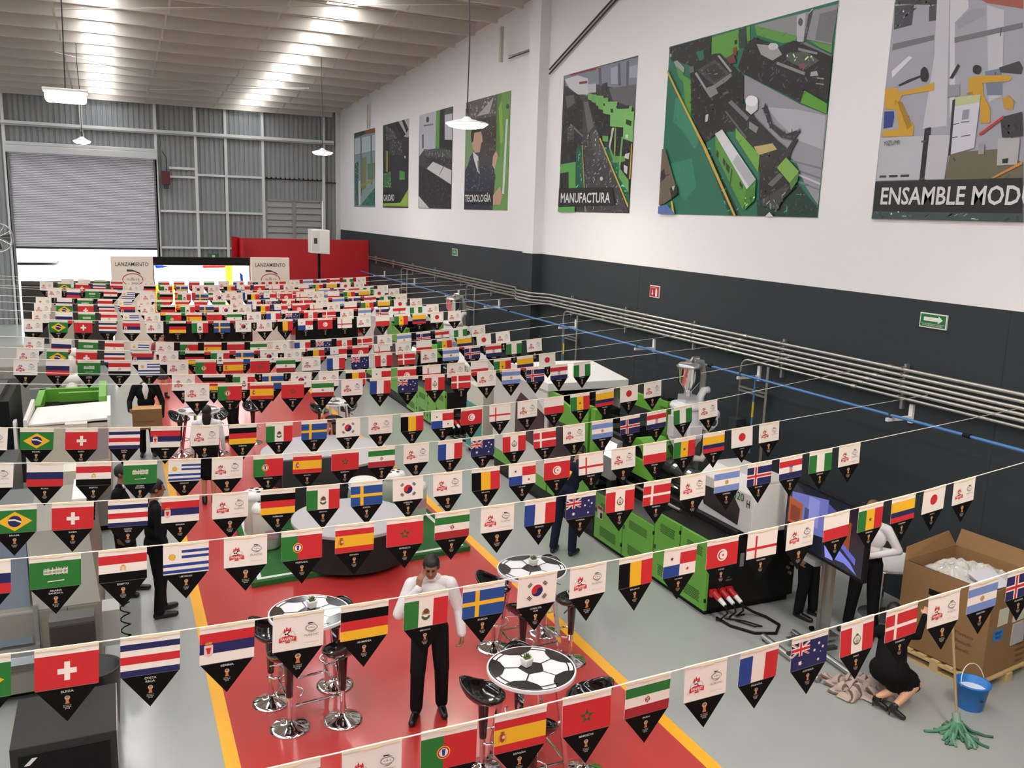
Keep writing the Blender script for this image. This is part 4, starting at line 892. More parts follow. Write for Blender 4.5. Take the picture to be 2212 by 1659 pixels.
def point_mesh(n):
    b = MB(); b.prism([(-PW/2+.003, -.001, -PH), (PW/2-.003, -.001, -PH), (0, -.001, -PH-PT_)], (0, .002, 0), cK)
    p = Print(b, -.0012); lw = K(214, 210, 204)
    p.P([(-PW/2+.003, -PH-.002), (PW/2-.003, -PH-.002), (PW/2-.003, -PH), (-PW/2+.003, -PH)], K(130, 126, 122))
    z = -PH-.022
    if n != 'logo':
        ln = n.split(' ') if len(n) > 9 and ' ' in n else [n]
        if n == 'COREA DEL SUR': ln = ['COREA DEL', 'SUR']
        for t in ln: p.text(t, 0, z, lw, w=min(.012*len(t), .09), h=.0125, bold=.015); z -= .019
        s = 1.0
    else: s = 1.35
    zt = z-.016*s
    p.P([(-.013*s*math.cos(R_(a)), zt+.012*s*math.sin(R_(a))) for a in range(0, 360, 30)], K(206, 170, 110))
    p.P([(-.008*s*math.cos(R_(a)), zt+.003+.007*s*math.sin(R_(a))) for a in range(0, 360, 45)], K(110, 110, 130))
    p.P([(-.009*s, zt-.008*s), (.009*s, zt-.008*s), (.006*s, zt-.02*s), (.011*s, zt-.033*s), (-.011*s, zt-.033*s), (-.006*s, zt-.02*s)], K(190, 120, 70))
    zt -= .042*s
    p.text('FIFA WORLD CUP', 0, zt, lw, w=.038*s, h=.0042*s); p.text('RUSSIA', 0, zt-.008*s, lw, w=.036*s, h=.0065*s); p.text('2018', 0, zt-.017*s, lw, w=.022*s, h=.007*s)
    return b.mesh('black_point')
_pm = {}
def pm_(n):
    if n not in _pm: _pm[n] = (panel_mesh(n), point_mesh(n))
    return _pm[n]
cinv = cam.matrix_world.inverted()
def inframe(p, mg=30):
    q = cinv @ Vector(p)
    if q.z > -.1: return False
    u = 1106+FPX*q.x/-q.z; v = 829.5-FPX*q.y/-q.z
    return -mg < u < 2212+mg and -mg < v < 1659+mg
GRP = 'country pennants strung across the hall'
stuff = MB(); count = 0
for (k, x0, y0, ang, z0, z1, z2, z3, z4) in ROWS:
    seq = list(SEQ_B if k % 2 else SEQ_A)
    if k == 5: seq[2], seq[3] = seq[3], seq[2]
    rng = range(5, 20) if k in (7, 8) else range(5, 21) if k == 16 else range(0, 21)
    Z = lambda n: z0+z1*((n-10)/10)+z2*((n-10)/10)**2+z3*((n-10)/10)**3+z4*((n-10)/10)**4
    pos = lambda n: (x0+.4*n*math.cos(ang), y0+.4*n*math.sin(ang), Z(n))
    ns = [0]+[q/2 for q in range(1, 42)]
    cp = [pos(n) for n in ns]
    pl = pos(0); ex = -5.5
    cp = [(ex, pl[1]+(ex-pl[0])*math.tan(ang), min(pl[2]+.055*(pl[0]-ex), 3.3))]+cp
    pr = pos(20.75); sl = (pos(20.75)[2]-pos(20.0)[2])/.3
    nx = (9.47-pr[0]); cp.append(pr); cp.append((9.47, pr[1]+nx*math.tan(ang), min(3.12, pr[2]+nx*max(.06, min(sl, .17)))))
    tag(MB().tube(cp, .0042, CORD, n=5).build('garland_cord', smooth=True), 'thin white cord carrying pennants from %s' % ('Rusia to Nigeria' if k % 2 else 'Brasil to Japón'), 'cord', 'garland cords across the hall')
    for n in rng:
        a = pos(n); b_ = pos(n+.745); c = tuple((p+q)/2 for p, q in zip(a, b_))
        if not (inframe(c) or inframe((c[0], c[1], c[2]-.3)) or inframe(a) or inframe(b_)): continue
        tilt = math.atan2(b_[2]-a[2], PW)
        yaw = ang+random.uniform(-.035, .035); pit = random.uniform(-.03, .05)
        nm = seq[n]
        if k >= 16:
            me, mp = pm_(nm)
            mm = Matrix.Translation(c) @ Matrix.Rotation(yaw, 4, 'Z') @ Matrix.Rotation(-tilt, 4, 'Y') @ Matrix.Rotation(pit, 4, 'X')
            for M_ in (me, mp):
                vs_ = [tuple(mm @ v.co) for v in M_.vertices]; off = len(stuff.v)
                for pp in M_.polygons:
                    stuff.f.append(tuple(off+i for i in pp.vertices)); stuff.m.append(stuff.mi(M_.materials[pp.material_index]))
                stuff.v += vs_
            continue
        count += 1
        e = bpy.data.objects.new('flag_pennant', None); C.objects.link(e); e.empty_display_size = .05
        e.location = c; e.rotation_mode = 'XYZ'
        e.rotation_euler = (Matrix.Rotation(yaw, 3, 'Z') @ Matrix.Rotation(-tilt, 3, 'Y') @ Matrix.Rotation(pit, 3, 'X')).to_euler()
        if nm == 'logo': tag(e, 'white pennant with a red football emblem beside a grey oval logo', 'pennant', GRP)
        else: tag(e, 'pennant with %s, lettered %s' % (FLAG_TXT[nm], nm), 'pennant', GRP)
        me, mp = pm_(nm); link('flag_panel', me, e); link('black_point', mp, e)
far = stuff.build('far_pennants', fix=False)
tag(far, 'dense far rows of small country pennants in front of the lit stage', 'pennants', kind='stuff')
print('pennants', count)
# ------------------------------------------------------------------ injection moulding machines
VENT = mat('vent_black_holes', (30, 56, 20), .7)
HEXM = mat('dark_purple_window', (44, 36, 44), .25)
BED = mat('black_machine_paint', (19, 19, 20), .5, spec=.25)
PLATE = mat('checker_plate', (128, 128, 126), .35, metal=.6, bump=.8, bscale=60)
HOODM = mat('machine_hood_grey', (196, 194, 190), .45)
def vent(parent, x, y0, y1, z0, z1):
    b = MB(); nx = int((y1-y0)/.028); nz = int((z1-z0)/.026)
    for j in range(nz):
        for i in range(nx):
            a = y0+i*.028+(.014 if j % 2 else 0); c = z0+j*.026
            b.poly([(x, a, c), (x, a+.019, c), (x, a+.019, c+.017), (x, a, c+.017)], VENT)
    return tag(b.build('vent_holes', parent, fix=False), kind='stuff')
def machine(label, loc):
    t = thing('moulding_machine', label, 'machine', loc, 0, 'green and black injection moulding machines')
    # base and bed
    MB().box((.04, .06, .0), (1.4, 6.95, .12), BLKM).build('plinth', t)
    MB().box((.03, .0, .1), (1.43, 2.9, .78), BED).build('base_cabinet', t)
    MB().box((.03, .0, .78), (1.43, 1.22, 1.01), BED).build('near_bed', t)
    MB().box((.42, .0, 1.01), (1.43, 2.95, 1.1), BED).build('bed', t, bevel=.01)
    MB().box((.42, 1.22, .78), (1.43, 2.95, 1.02), BED).build('bed_side', t)
    MB().box((.01, 1.22, .78), (.42, 2.9, .80), PLATE).build('checker_step', t)
    # green doors, each with two vents
    for y0, y1, zt in ((.0, .6, 1.02), (.62, 1.21, 1.02), (1.23, 2.03, .8), (2.05, 2.86, .8)):
        d = MB().box((-.012, y0, .08), (.03, y1, zt), GRN).build('cabinet_door', t, bevel=.004)
        w_ = y1-y0
        vent(d, -.0135, y0+w_*.2, y0+w_*.8, zt-.24, zt-.1); vent(d, -.0135, y0+w_*.2, y0+w_*.8, .16, .34)
        MB().box((-.022, y1-.05, .5), (-.012, y1-.02, .56), DKG).build('latch', d)
        for z in (.2, zt-.12): MB().box((-.02, y0-.012, z), (-.0, y0+.012, z+.05), BLKM).build('hinge', d)
    st = MB().box((-.014, 2.62, .42), (-.0125, 2.78, .62), col((196, 190, 186))).build('warning_sticker', t)
    MB().box((-.0155, 2.63, .56), (-.0142, 2.77, .61), col((150, 40, 34))).build('sticker_band', st)
    MB().box((-.0155, 2.63, .43), (-.0142, 2.69, .52), BLKM).build('sticker_mark', st)
    # near end panel details
    MB().box((.5, -.01, .62), (.56, .0, .8), col((120, 120, 120))).build('data_plate', t)
    MB().text('ENTRADA', (.3, -.003, .5), (1, 0, 0), (0, 0, 1), col((150, 150, 150)), width=.12, height=.02).text('DE CORRIENTE', (.3, -.003, .46), (1, 0, 0), (0, 0, 1), col((150, 150, 150)), width=.18, height=.02).build('end_lettering', t, fix=False)
    for k, x in enumerate((.09, .22, .34)):
        p = MB().box((x-.05, -.06, .28), (x+.05, .0, .38), col((176, 26, 30), .4)).build('power_socket', t, bevel=.012)
        MB().cyl((x, -.05, .34), (x+.02, -.14, .29), .042, col((176, 26, 30), .4)).build('plug_collar', p)
        MB().cyl((x+.02, -.13, .295), (x+.035, -.24, .245), .034, WHT, r1=.026).build('plug_body', p)
        MB().tube([(x+.035, -.24, .245), (x+.05, -.28, .15), (x+.02, -.2, .05), (x-.02+.1*k, -.15, .02)], .012, BLKM, n=6).build('plug_cable', p)
    MB().tube([(.12, -.1, .02), (.14, -.35, .02), (.3, -.62, .02), (.55, -.72, .02), (.75, -.55, .02), (.74, -.3, .02), (.62, -.2, .06), (.4, -.22, .2)], .018, BLKM, n=7).build('cable_loop', t, smooth=True)
    MB().tube([(.2, -.15, .02), (.4, -.3, .018), (.52, -.5, .015), (.42, -.48, .02), (.3, -.25, .02)], .009, BLKM, n=6).build('thin_cable', t)
    for z, x in ((.5, 1.3), (.42, 1.34), (.55, 1.36)): MB().cyl((x, 0, z), (x, -.04, z), .02, STEEL).build('end_fitting', t)
    # grey injection hood with chamfered roof and black hexagon
    prof = [(.48, 1.1), (1.12, 1.1), (1.12, 1.78), (.66, 1.78), (.48, 1.62)]
    h = MB().prism([(x, -.15, z) for x, z in prof], (0, 1.08, 0), HOODM).build('injection_hood', t, bevel=.012)
    MB().prism([(x, -.162, z) for x, z in ((.5, 1.12), (1.1, 1.12), (1.1, 1.74), (.68, 1.74), (.5, 1.6))], (0, .012, 0), WHT).build('end_cover', h)
    MB().prism([(.479, .86, 1.34), (.479, .80, 1.22), (.479, .08, 1.16), (.479, .06, 1.38), (.479, .2, 1.52), (.479, .8, 1.48)], (-.006, 0, 0), HEXM).build('black_hexagon', h)
    MB().text('UN320', (.478, .2, 1.55), (0, -1, 0), (0, 0, 1), col((40, 96, 40)), width=.42, height=.11, bold=.01, off=(-.008, 0, 0)).build('model_lettering', h, fix=False)
    MB().text('H', (.478, -.1, 1.5), (0, -1, 0), (0, 0, 1), BLKM, width=.06, height=.1, bold=.01, off=(-.008, 0, 0)).build('model_letter', h, fix=False)
    MB().box((.55, .93, 1.1), (1.05, 1.1, 1.45), GRY).build('drive_block', t, bevel=.01)
    for x in (.56, 1.02): MB().cyl((x, .9, 1.2), (x, 2.9, 1.2), .035, CHROME, n=14).build('guide_rail', t, smooth=False)
    MB().cyl((.8, 1.1, 1.36), (.8, 2.6, 1.36), .1, STEEL, n=18).build('barrel', t)
    for y in (1.25, 1.6, 1.95, 2.3): MB().cyl((.8, y, 1.36), (.8, y+.2, 1.36), .125, DKG, n=18).build('heater_band', t)
    MB().box((.62, 1.02, 1.1), (.98, 1.24, 1.52), BED).build('carriage', t, bevel=.01)
    MB().cyl((.75, 2.0, 1.62), (.98, 2.0, 1.74), .1, BLK).build('motor', t)
    MB().cyl((.55, 1.3, 1.3), (.55, 1.52, 1.3), .075, BLK).build('pump', t)
    MB().cyl((.32, 1.1, 1.04), (.32, 2.9, 1.04), .022, STEEL).build('hand_rail', t)
    # lime nozzle guard
    ring = MB()
    pts = [(.4, 2.4+.28*math.cos(R_(a)), 1.45+.3*math.sin(R_(a))) for a in range(0, 181, 20)]
    ring.prism(pts+[(.4, 2.4+.16*math.cos(R_(a)), 1.45+.18*math.sin(R_(a))) for a in range(180, -1, -20)], (.45, 0, 0), GRN)
    ring.box((.36, 1.9, 1.2), (.42, 2.7, 1.45), GRN)
    ring.build('nozzle_guard', t)
    MB().prism([(.425, 2.4+.155*math.cos(R_(a)), 1.45+.17*math.sin(R_(a))) for a in range(0, 360, 60)], (.3, 0, 0), BED).build('guard_window', t)
    # operator terminal on an arm
    hm = MB().hexa([(.02, 2.5, 1.08), (.02, 2.86, 1.08), (.12, 2.9, 1.08), (.12, 2.5, 1.08)], [(.14, 2.5, 1.68), (.14, 2.86, 1.68), (.22, 2.9, 1.68), (.22, 2.5, 1.68)], col((120, 118, 116), .4)).build('operator_terminal', t, bevel=.015)
    MB().hexa([(.075, 2.53, 1.4), (.075, 2.83, 1.4), (.08, 2.83, 1.4), (.08, 2.53, 1.4)], [(.118, 2.53, 1.64), (.118, 2.83, 1.64), (.124, 2.83, 1.64), (.124, 2.53, 1.64)], mat('terminal_screen', (236, 238, 228), .3, emit=1.2)).build('screen', hm)
    MB().box((.2, 2.48, 1.04), (.3, 2.92, 1.75), BED).build('terminal_back', hm, bevel=.02)
    MB().box((.1, 2.6, .8), (.2, 2.75, 1.1), BED).build('terminal_arm', hm)
    # clamp unit
    MB().box((.03, 2.95, .1), (1.43, 6.95, .88), BED).build('clamp_base', t)
    MB().box((.0, 3.0, .28), (.03, 4.55, .86), GRN).build('lower_guard_panel', t)
    MB().box((.0, 4.6, .28), (.03, 6.95, .5), GRN).build('lower_guard_panel', t)
    for y in (2.98, 3.2): MB().box((-.02, y, .82), (.1, y+.14, 2.08), GRN).build('guard_post', t, bevel=.006)
    MB().box((1.3, 2.98, .82), (1.45, 3.2, 2.05), GRN).build('guard_post', t, bevel=.006)
    MB().box((1.24, 2.9, 2.05), (1.47, 3.24, 2.14), GRN).build('post_cap', t)
    MB().box((1.3, 2.98, 2.14), (1.42, 3.16, 2.19), BLKM).build('signal_base', t)
    MB().box((1.36, 3.2, 1.86), (1.46, 4.6, 2.06), GRN).build('top_rail', t)
    MB().box((-.01, 4.2, 1.86), (.05, 4.6, 2.06), GRN).build('top_rail', t)
    MB().hexa([(.0, 3.36, 1.6), (.05, 3.36, 1.6), (.05, 4.6, 1.6), (.0, 4.6, 1.6)], [(.0, 3.36, 1.85), (.05, 3.36, 1.85), (.05, 4.6, 2.06), (.0, 4.6, 2.06)], GRN).build('door_rail', t)
    d2 = MB().box((-.015, 3.36, .86), (.02, 4.56, 1.62), HEXM).build('sliding_guard', t)
    MB().prism([(-.016, 3.36, .86), (-.016, 3.36, 1.0), (-.016, 4.2, .86)], (-.008, 0, 0), GRN).build('green_corner', d2)
    MB().box((-.03, 3.32, .86), (-.005, 3.37, 1.7), WHT).build('door_edge', d2)
    MB().tube([(-.02, 3.28, 1.35), (-.07, 3.28, 1.38), (-.07, 3.28, 1.52), (-.02, 3.28, 1.55)], .014, GRN).build('door_handle', d2)
    d3 = MB().box((-.02, 4.62, .5), (.02, 6.95, 2.05), HOODM).build('white_guard_door', t, bevel=.006)
    MB().prism([(-.021, 4.72, .95), (-.021, 5.9, 1.02), (-.021, 5.9, 1.62), (-.021, 5.7, 1.82), (-.021, 4.72, 1.62)], (-.008, 0, 0), HEXM).build('purple_hexagon', d3)
    MB().prism([(-.021, 4.66, 1.66), (-.021, 4.66, 2.0), (-.021, 5.3, 2.0)], (-.004, 0, 0), WHT).build('door_corner', d3)
    cv = MB().prism([(-.06, 4.55, 2.06), (-.06, 6.95, 2.06), (-.06, 6.95, 2.14), (-.06, 5.9, 2.32), (-.06, 4.55, 2.2)], (1.6, 0, 0), WHT).build('white_top_cover', t, bevel=.01)
    MB().box((1.4, 4.62, .88), (1.43, 6.95, 2.05), HOODM).build('rear_guard', t)
    MB().box((.05, 6.9, .5), (1.4, 6.95, 2.05), HOODM).build('end_guard', t)
    for y in (3.05, 4.3, 5.3): MB().box((.25, y, .88), (1.25, y+.3, 1.75), BED).build('platen', t, bevel=.02)
    for x in (.4, 1.1):
        for z in (1.05, 1.6): MB().cyl((x, 3.0, z), (x, 6.4, z), .055, CHROME, n=14).build('tie_bar', t)
    MB().box((.55, 3.36, 1.0), (.95, 4.3, 1.3), DKG).build('mould', t)
    MB().tube([(.3, 4.4, 1.75), (.5, 4.2, 1.9), (.8, 4.3, 1.95), (1.0, 4.6, 1.8)], .03, BLKM).build('hydraulic_hose', t)
    return t
m1 = machine('green and black moulding machine with a grey UN320 hood beside the large television', (6.72, 8.5, 0))
m2 = copy_tree(m1, loc=(6.72, 18.2, 0), label='green and black moulding machine beyond the pilaster along the charcoal wall')

# hopper dryer with stainless loader standing over the near machine
def dryer(loc, label):
    t = thing('hopper_dryer', label, 'hopper', loc)
    W2 = mat('dryer_enamel', (206, 206, 210), .35)
    MB().lathe([(.05, 1.5), (.09, 1.55), (.21, 1.78), (.21, 1.8), (.22, 1.8), (.22, 2.28), (.2, 2.3), (.001, 2.3)], W2, n=28, caps=False).build('drum', t, smooth=True)
    MB().lathe([(.235, 1.8), (.24, 1.82), (.235, 1.85)], W2, n=28).build('lower_flange', t)
    MB().lathe([(.24, 2.26), (.25, 2.3), (.23, 2.34), (.08, 2.36)], W2, n=28).build('lid', t, smooth=True)
    MB().box((-.12, -.28, 1.86), (.1, -.2, 2.05), W2).build('control_box', t, bevel=.01)
    MB().box((-.26, -.08, 1.86), (-.2, .08, 2.16), col((190, 188, 186))).build('sight_panel', t)
    MB().lathe([(.05, 2.42), (.06, 2.52), (.165, 2.66), (.165, 2.86), (.17, 2.87)], CHROME, n=24, caps=False).build('loader_bowl', t, smooth=True)
    MB().lathe([(.18, 2.86), (.19, 2.88), (.15, 2.92), (.03, 2.94), (.001, 2.94)], STEEL, n=24, caps=False).build('loader_lid', t, smooth=True)
    MB().box((-.1, -.1, 2.34), (.1, .1, 2.46), mat('clear_acrylic', (210, 216, 214), .1, alpha=.35)).build('sight_box', t)
    MB().lathe([(.06, 0), (.06, .04)], STEEL, c=(0, 0, 2.93), n=14).build('outlet', t)
    MB().tube([(0, 0, 2.94), (.03, -.02, 3.0), (.12, -.05, 3.0)], .025, CHROME).build('filter_elbow', t)
    MB().tube([(.1, .02, 2.94), (.25, .05, 2.92), (.33, .1, 2.7), (.36, .15, 2.3), (.36, .15, 1.6), (.3, .1, 1.2)], .042, mat('grey_hose', (150, 150, 140), .5, alpha=.75), n=10).build('suction_hose', t, smooth=True)
    bl = MB().cyl((.3, -.16, 2.08), (.3, -.02, 2.08), .15, W2, n=24).build('blower', t)
    MB().cyl((.3, -.26, 2.08), (.3, -.16, 2.08), .075, W2, n=18).build('inlet_collar', bl)
    MB().cyl((.3, -.262, 2.08), (.3, -.255, 2.08), .055, DKG, n=16).build('inlet_grille', bl)
    MB().cyl((.38, -.06, 2.12), (.52, .0, 2.14), .08, W2, n=18).build('motor', bl)
    MB().tube([(.2, -.05, 2.2), (.18, -.05, 2.42), (.24, -.05, 2.52), (.32, -.05, 2.52)], .055, W2, n=12).build('duct', t, smooth=True)
    MB().tube([(.3, -.1, 1.95), (.3, -.12, 1.6), (.24, -.12, 1.5), (.12, -.08, 1.52)], .05, col((206, 202, 188), .5), n=10).build('return_duct', t, smooth=True)
    MB().cyl((0, 0, 1.4), (0, 0, 1.52), .06, DKG).build('throat', t)
    return t
dryer((7.52, 10.28, 0.06), 'white hopper dryer with a stainless loader bowl on the near moulding machine')
dryer((7.52, 19.98, 0.06), 'white hopper dryer on the moulding machine beyond the pilaster')
# small teal cabinet between the machines
tc_ = thing('teal_cabinet', 'teal and cream control cabinet between the two moulding machines', 'cabinet', (6.75, 16.1, 0))
MB().box((0, 0, .1), (.5, .9, 1.5), col((196, 194, 180))).build('body', tc_, bevel=.01); MB().box((-.01, .04, .15), (.0, .86, 1.1), col((60, 140, 130))).build('door', tc_)
for y in (.05, .8): MB().box((.05, y, 0), (.45, y+.06, .1), BLKM).build('foot', tc_)
# ------------------------------------------------------------------ football tables and bar stools
def make_table(label, loc, rz):
    t = thing('bar_table', label, 'table', loc, rz, 'round football tables')
    WB = mat('table_white', (232, 232, 234), .22, coat=.4); KB = mat('table_black', (18, 18, 19), .2, coat=.4)
    top = MB().lathe([(.39, 1.015), (.4, 1.02), (.4, 1.045), (.398, 1.05)], WB, n=56).build('table_top', t)
    b = MB(); z = [1.0506]
    def P(pts, m_): b.poly([(x, y, z[0]) for x, y in pts], m_); z[0] += .0002
    pol = lambda r, a: (r*math.cos(R_(a)), r*math.sin(R_(a)))
    for k in range(60):      # dark rim ring
        a0, a1 = k*6, k*6+6.3
        b.poly([(*pol(.372, a0), z[0]), (*pol(.372, a1), z[0]), (*pol(.384, a1), z[0]), (*pol(.384, a0), z[0])], KB)
    z[0] += .0002
    P([pol(.125, -90+36+72*k) for k in range(5)], KB)
    for k in range(5):
        a = -90+36+72*k
        d = pol(1, a); n = (-d[1], d[0])
        P([(d[0]*.12+n[0]*.006, d[1]*.12+n[1]*.006), (d[0]*.25+n[0]*.006, d[1]*.25+n[1]*.006), (d[0]*.25-n[0]*.006, d[1]*.25-n[1]*.006), (d[0]*.12-n[0]*.006, d[1]*.12-n[1]*.006)], KB)
        P([pol(.372, a+q) for q in range(-26, 27, 4)]+[pol(.288, a+20), pol(.238, a), pol(.288, a-20)], KB)
        for s in (1, -1):
            P([pol(.325, a+36-s*q) for q in range(0, 20, 3)]+[pol(.337, a+36-s*q) for q in range(18, -1, -3)], KB)
            P([pol(.288, a+s*20), pol(.325, a+s*24), pol(.337, a+s*22), pol(.295, a+s*17)], KB)
    b.build('football_print', top, fix=False)
    MB().box((-.2, -.2, .985), (.2, .2, 1.015), DKG).build('under_frame', t)
    for sx, sy in ((1, 1), (1, -1), (-1, 1), (-1, -1)):
        MB().hexa([(sx*.27-.02, sy*.27-.02, 0), (sx*.27+.02, sy*.27-.02, 0), (sx*.27+.02, sy*.27+.02, 0), (sx*.27-.02, sy*.27+.02, 0)],
                  [(sx*.17-.02, sy*.17-.02, 1.0), (sx*.17+.02, sy*.17-.02, 1.0), (sx*.17+.02, sy*.17+.02, 1.0), (sx*.17-.02, sy*.17+.02, 1.0)], CHROME).build('leg', t)
    for a, b_ in (((-.25, -.25), (.25, -.25)), ((.25, -.25), (.25, .25)), ((.25, .25), (-.25, .25)), ((-.25, .25), (-.25, -.25))):
        MB().cyl((*a, .22), (*b_, .22), .013, CHROME, n=8).build('stretcher', t)
    return t
TBL = [((1.63, 8.22), .1, 'football-topped bar table beside the man in a white shirt'), ((4.2, 8.45), .05, 'football-topped bar table near the yellow line, beside the green machine cabinets'),
       ((3.23, 6.43), .0, 'football-topped bar table with two shell stools drawn up in front of the red aisle edge'),
       ((1.43, 17.8), .4, 'football-topped bar table far along the red floor by the left yellow line'), ((4.12, 17.85), .2, 'football-topped bar table far along the red floor by the right yellow line')]
tproto = None
for (x, y), rz, lb in TBL:
    if tproto is None: tproto = make_table(lb, (x, y, 0), rz)
    else: copy_tree(tproto, loc=(x, y, 0), rz=rz, label=lb)
def make_plant(label, loc, rz):
    p = thing('potted_succulent', label, 'plant', loc, rz, 'little succulents on the tables')
    MB().hexa([(-.032, -.032, 0), (.032, -.032, 0), (.032, .032, 0), (-.032, .032, 0)], [(-.046, -.046, .075), (.046, -.046, .075), (.046, .046, .075), (-.046, .046, .075)], WHT).build('pot', p, bevel=.005)
    G = [col((70, 98, 40)), col((98, 126, 54)), col((56, 80, 40))]
    for k in range(14):
        a = k*137.5; r = .012+.0024*k; el_ = 1.2-.07*k
        b = MB(); d = Vector((math.cos(R_(a))*math.cos(el_), math.sin(R_(a))*math.cos(el_), math.sin(el_))); n = Vector((-math.sin(R_(a)), math.cos(R_(a)), 0)); o = Vector((0, 0, .07))
        u = d.cross(n)
        b.add([tuple(o+d*.005), tuple(o+d*.03+n*.014), tuple(o+d*.055), tuple(o+d*.03-n*.014), tuple(o+d*.03+u*.008), tuple(o+d*.03-u*.008)], [(0,1,4), (1,2,4), (2,3,4), (3,0,4), (1,0,5), (2,1,5), (3,2,5), (0,3,5)], G[k % 3])
        b.build('leaf', p, smooth=True)
    return p
pp = None
for (x, y, lb) in ((1.67, 8.3, 'green succulent in a square white pot on the table beside the white-shirted man'), (4.25, 8.52, 'green succulent in a square white pot on the table beside the yellow line'), (3.2, 6.47, 'green succulent in a square white pot on the table with two shell stools'),
                   (4.1, 17.85, 'green succulent in a square white pot on the far table')):
    if pp is None: pp = make_plant(lb, (x, y, 1.053), .3)
    else: copy_tree(pp, loc=(x, y, 1.053), rz=random.random(), label=lb)
def make_stool(label, loc, rz):
    s = thing('bar_stool', label, 'stool', loc, rz, 'black shell bar stools at the football tables')
    MB().lathe([(.195, 0), (.195, .008), (.17, .022), (.10, .045), (.045, .07), (.03, .085)], CHROME, n=36).build('base', s, smooth=True)
    MB().cyl((0, 0, .08), (0, 0, .36), .025, CHROME, n=16).build('column', s, smooth=False)
    MB().lathe([(.03, .33), (.033, .34), (.05, .66), (.062, .70)], BLK, n=20).build('sleeve', s, smooth=True)
    ring = MB().tube([(.13*math.cos(R_(a)), -.06+.12*math.sin(R_(a)), .34) for a in range(-220, 41, 20)], .011, CHROME, n=8)
    ring.build('foot_ring', s, smooth=True)
    # shell seat: bowl with a raised back rim
    prof = [(0, 0), (.06, .002), (.12, .016), (.17, .045), (.198, .085), (.208, .12)]
    n = 28; b = MB(); vs = []
    for sh in (0, 1):
        for r, z in prof:
            for i in range(n):
                t = 2*math.pi*i/n; back = max(0, math.sin(t))**1.5; front = max(0, -math.sin(t))
                k = r/.2
                zz = z*(.8+.55*back-.35*front)+.055*back*k*k
                rr = max(r-(.014 if sh else 0), 0.0) if r > .05 else r
                vs.append((rr*1.0*math.cos(t), rr*.95*math.sin(t)+.03*back*k, .70+zz+(.014 if sh else 0)*(1-.6*k)))
    m_ = len(prof); fs = []
    for sh in (0, 1):
        o = sh*m_*n
        for a in range(m_-1):
            for i in range(n): fs.append((o+a*n+i, o+a*n+(i+1) % n, o+(a+1)*n+(i+1) % n, o+(a+1)*n+i))
    for i in range(n): fs.append(((m_-1)*n+i, (m_-1)*n+(i+1) % n, 2*m_*n-n+(i+1) % n, 2*m_*n-n+i))
    b.add(vs, fs, BLK).build('shell_seat', s, smooth=True)
    MB().tube([(.05, 0, .68), (.14, -.02, .66), (.18, -.03, .65)], .007, CHROME, n=6).build('lever', s)
    return s
ST = [((1.37, 7.93), 2.9), ((1.88, 7.88), -2.6), ((1.28, 8.46), 1.2), ((1.96, 8.56), -.7),
      ((3.86, 8.72), .9), ((3.92, 8.05), 2.6), ((4.56, 8.12), -2.4), ((4.6, 8.85), -.6),
      ((2.86, 6.62), 1.3), ((3.72, 6.25), -1.9), ((3.36, 6.95), -.3), ((3.05, 5.98), 2.7),
      ((3.9, 18.25), 1.0), ((4.5, 18.3), -.9), ((4.0, 17.35), 2.8), ((1.1, 18.3), 1.0), ((1.82, 18.25), -.8), ((2.6, 18.9), .3)]
SL = ['shell stool at the table beside the white-shirted man', 'shell stool at the table beside the yellow line', 'shell stool at the table with a succulent in the red aisle', 'shell stool at a far table']
sp = None
for i, ((x, y), rz) in enumerate(ST):
    lb = 'glossy black '+SL[min(i//4, 3)]
    if sp is None: sp = make_stool(lb, (x, y, 0.004), rz)
    else: copy_tree(sp, loc=(x, y, 0.004), rz=rz, label=lb)

# ------------------------------------------------------------------ turf island with round plinths and buckets
TURF = mat('green_turf', (44, 104, 46), .9, noise=.18, nscale=30, bump=1.0, bscale=220)
tf = thing('turf_island', 'rectangular island of green artificial turf with a white border line', 'turf')
c4 = [(1.5, 11.35), (4.72, 11.6), (4.62, 14.9), (1.62, 14.5)]
MB().hexa([(x, y, .004) for x, y in c4], [(x, y, .075) for x, y in c4], TURF).build('turf_pad', tf)
ln = MB(); cx = sum(p[0] for p in c4)/4; cy_ = sum(p[1] for p in c4)/4
for i in range(4):
    a, b_ = c4[i], c4[(i+1) % 4]
    f = lambda p, s: (cx+(p[0]-cx)*s, cy_+(p[1]-cy_)*s, .0765)
    ln.poly([f(a, .95), f(b_, .95), f(b_, .91), f(a, .91)], col((206, 212, 204)))
ln.build('white_line', tf, fix=False)
rt = thing('grey_round_plinth', 'low round grey plinth with black skirt standing on the turf', 'plinth', (2.98, 11.95, .078))
MB().lathe([(.82, 0), (.82, .5), (.8, .51)], mat('plinth_charcoal', (44, 42, 44), .6, spec=.2), n=44).build('skirt', rt)
MB().lathe([(.84, .51), (.84, .55), (.82, .56)], mat('plinth_grey_top', (176, 174, 176), .5), n=44).build('top', rt)
rt2 = thing('grey_round_plinth', 'low round grey plinth behind the turf island', 'plinth', (3.55, 16.15, .005))
MB().lathe([(1.15, 0), (1.15, .42), (1.12, .43)], MT['plinth_charcoal'], n=44).build('skirt', rt2); MB().lathe([(1.2, .43), (1.2, .47)], MT['plinth_grey_top'], n=44).build('top', rt2)
bk = thing('black_monitor', 'upright black screen panel standing on the turf behind the plinth', 'panel', (2.85, 13.6, .078))
MB().box((-.55, -.04, .05), (.55, .04, 1.0), DKG).build('panel', bk, bevel=.01); MB().box((-.3, -.2, 0), (.3, .2, .05), DKG).build('foot', bk)
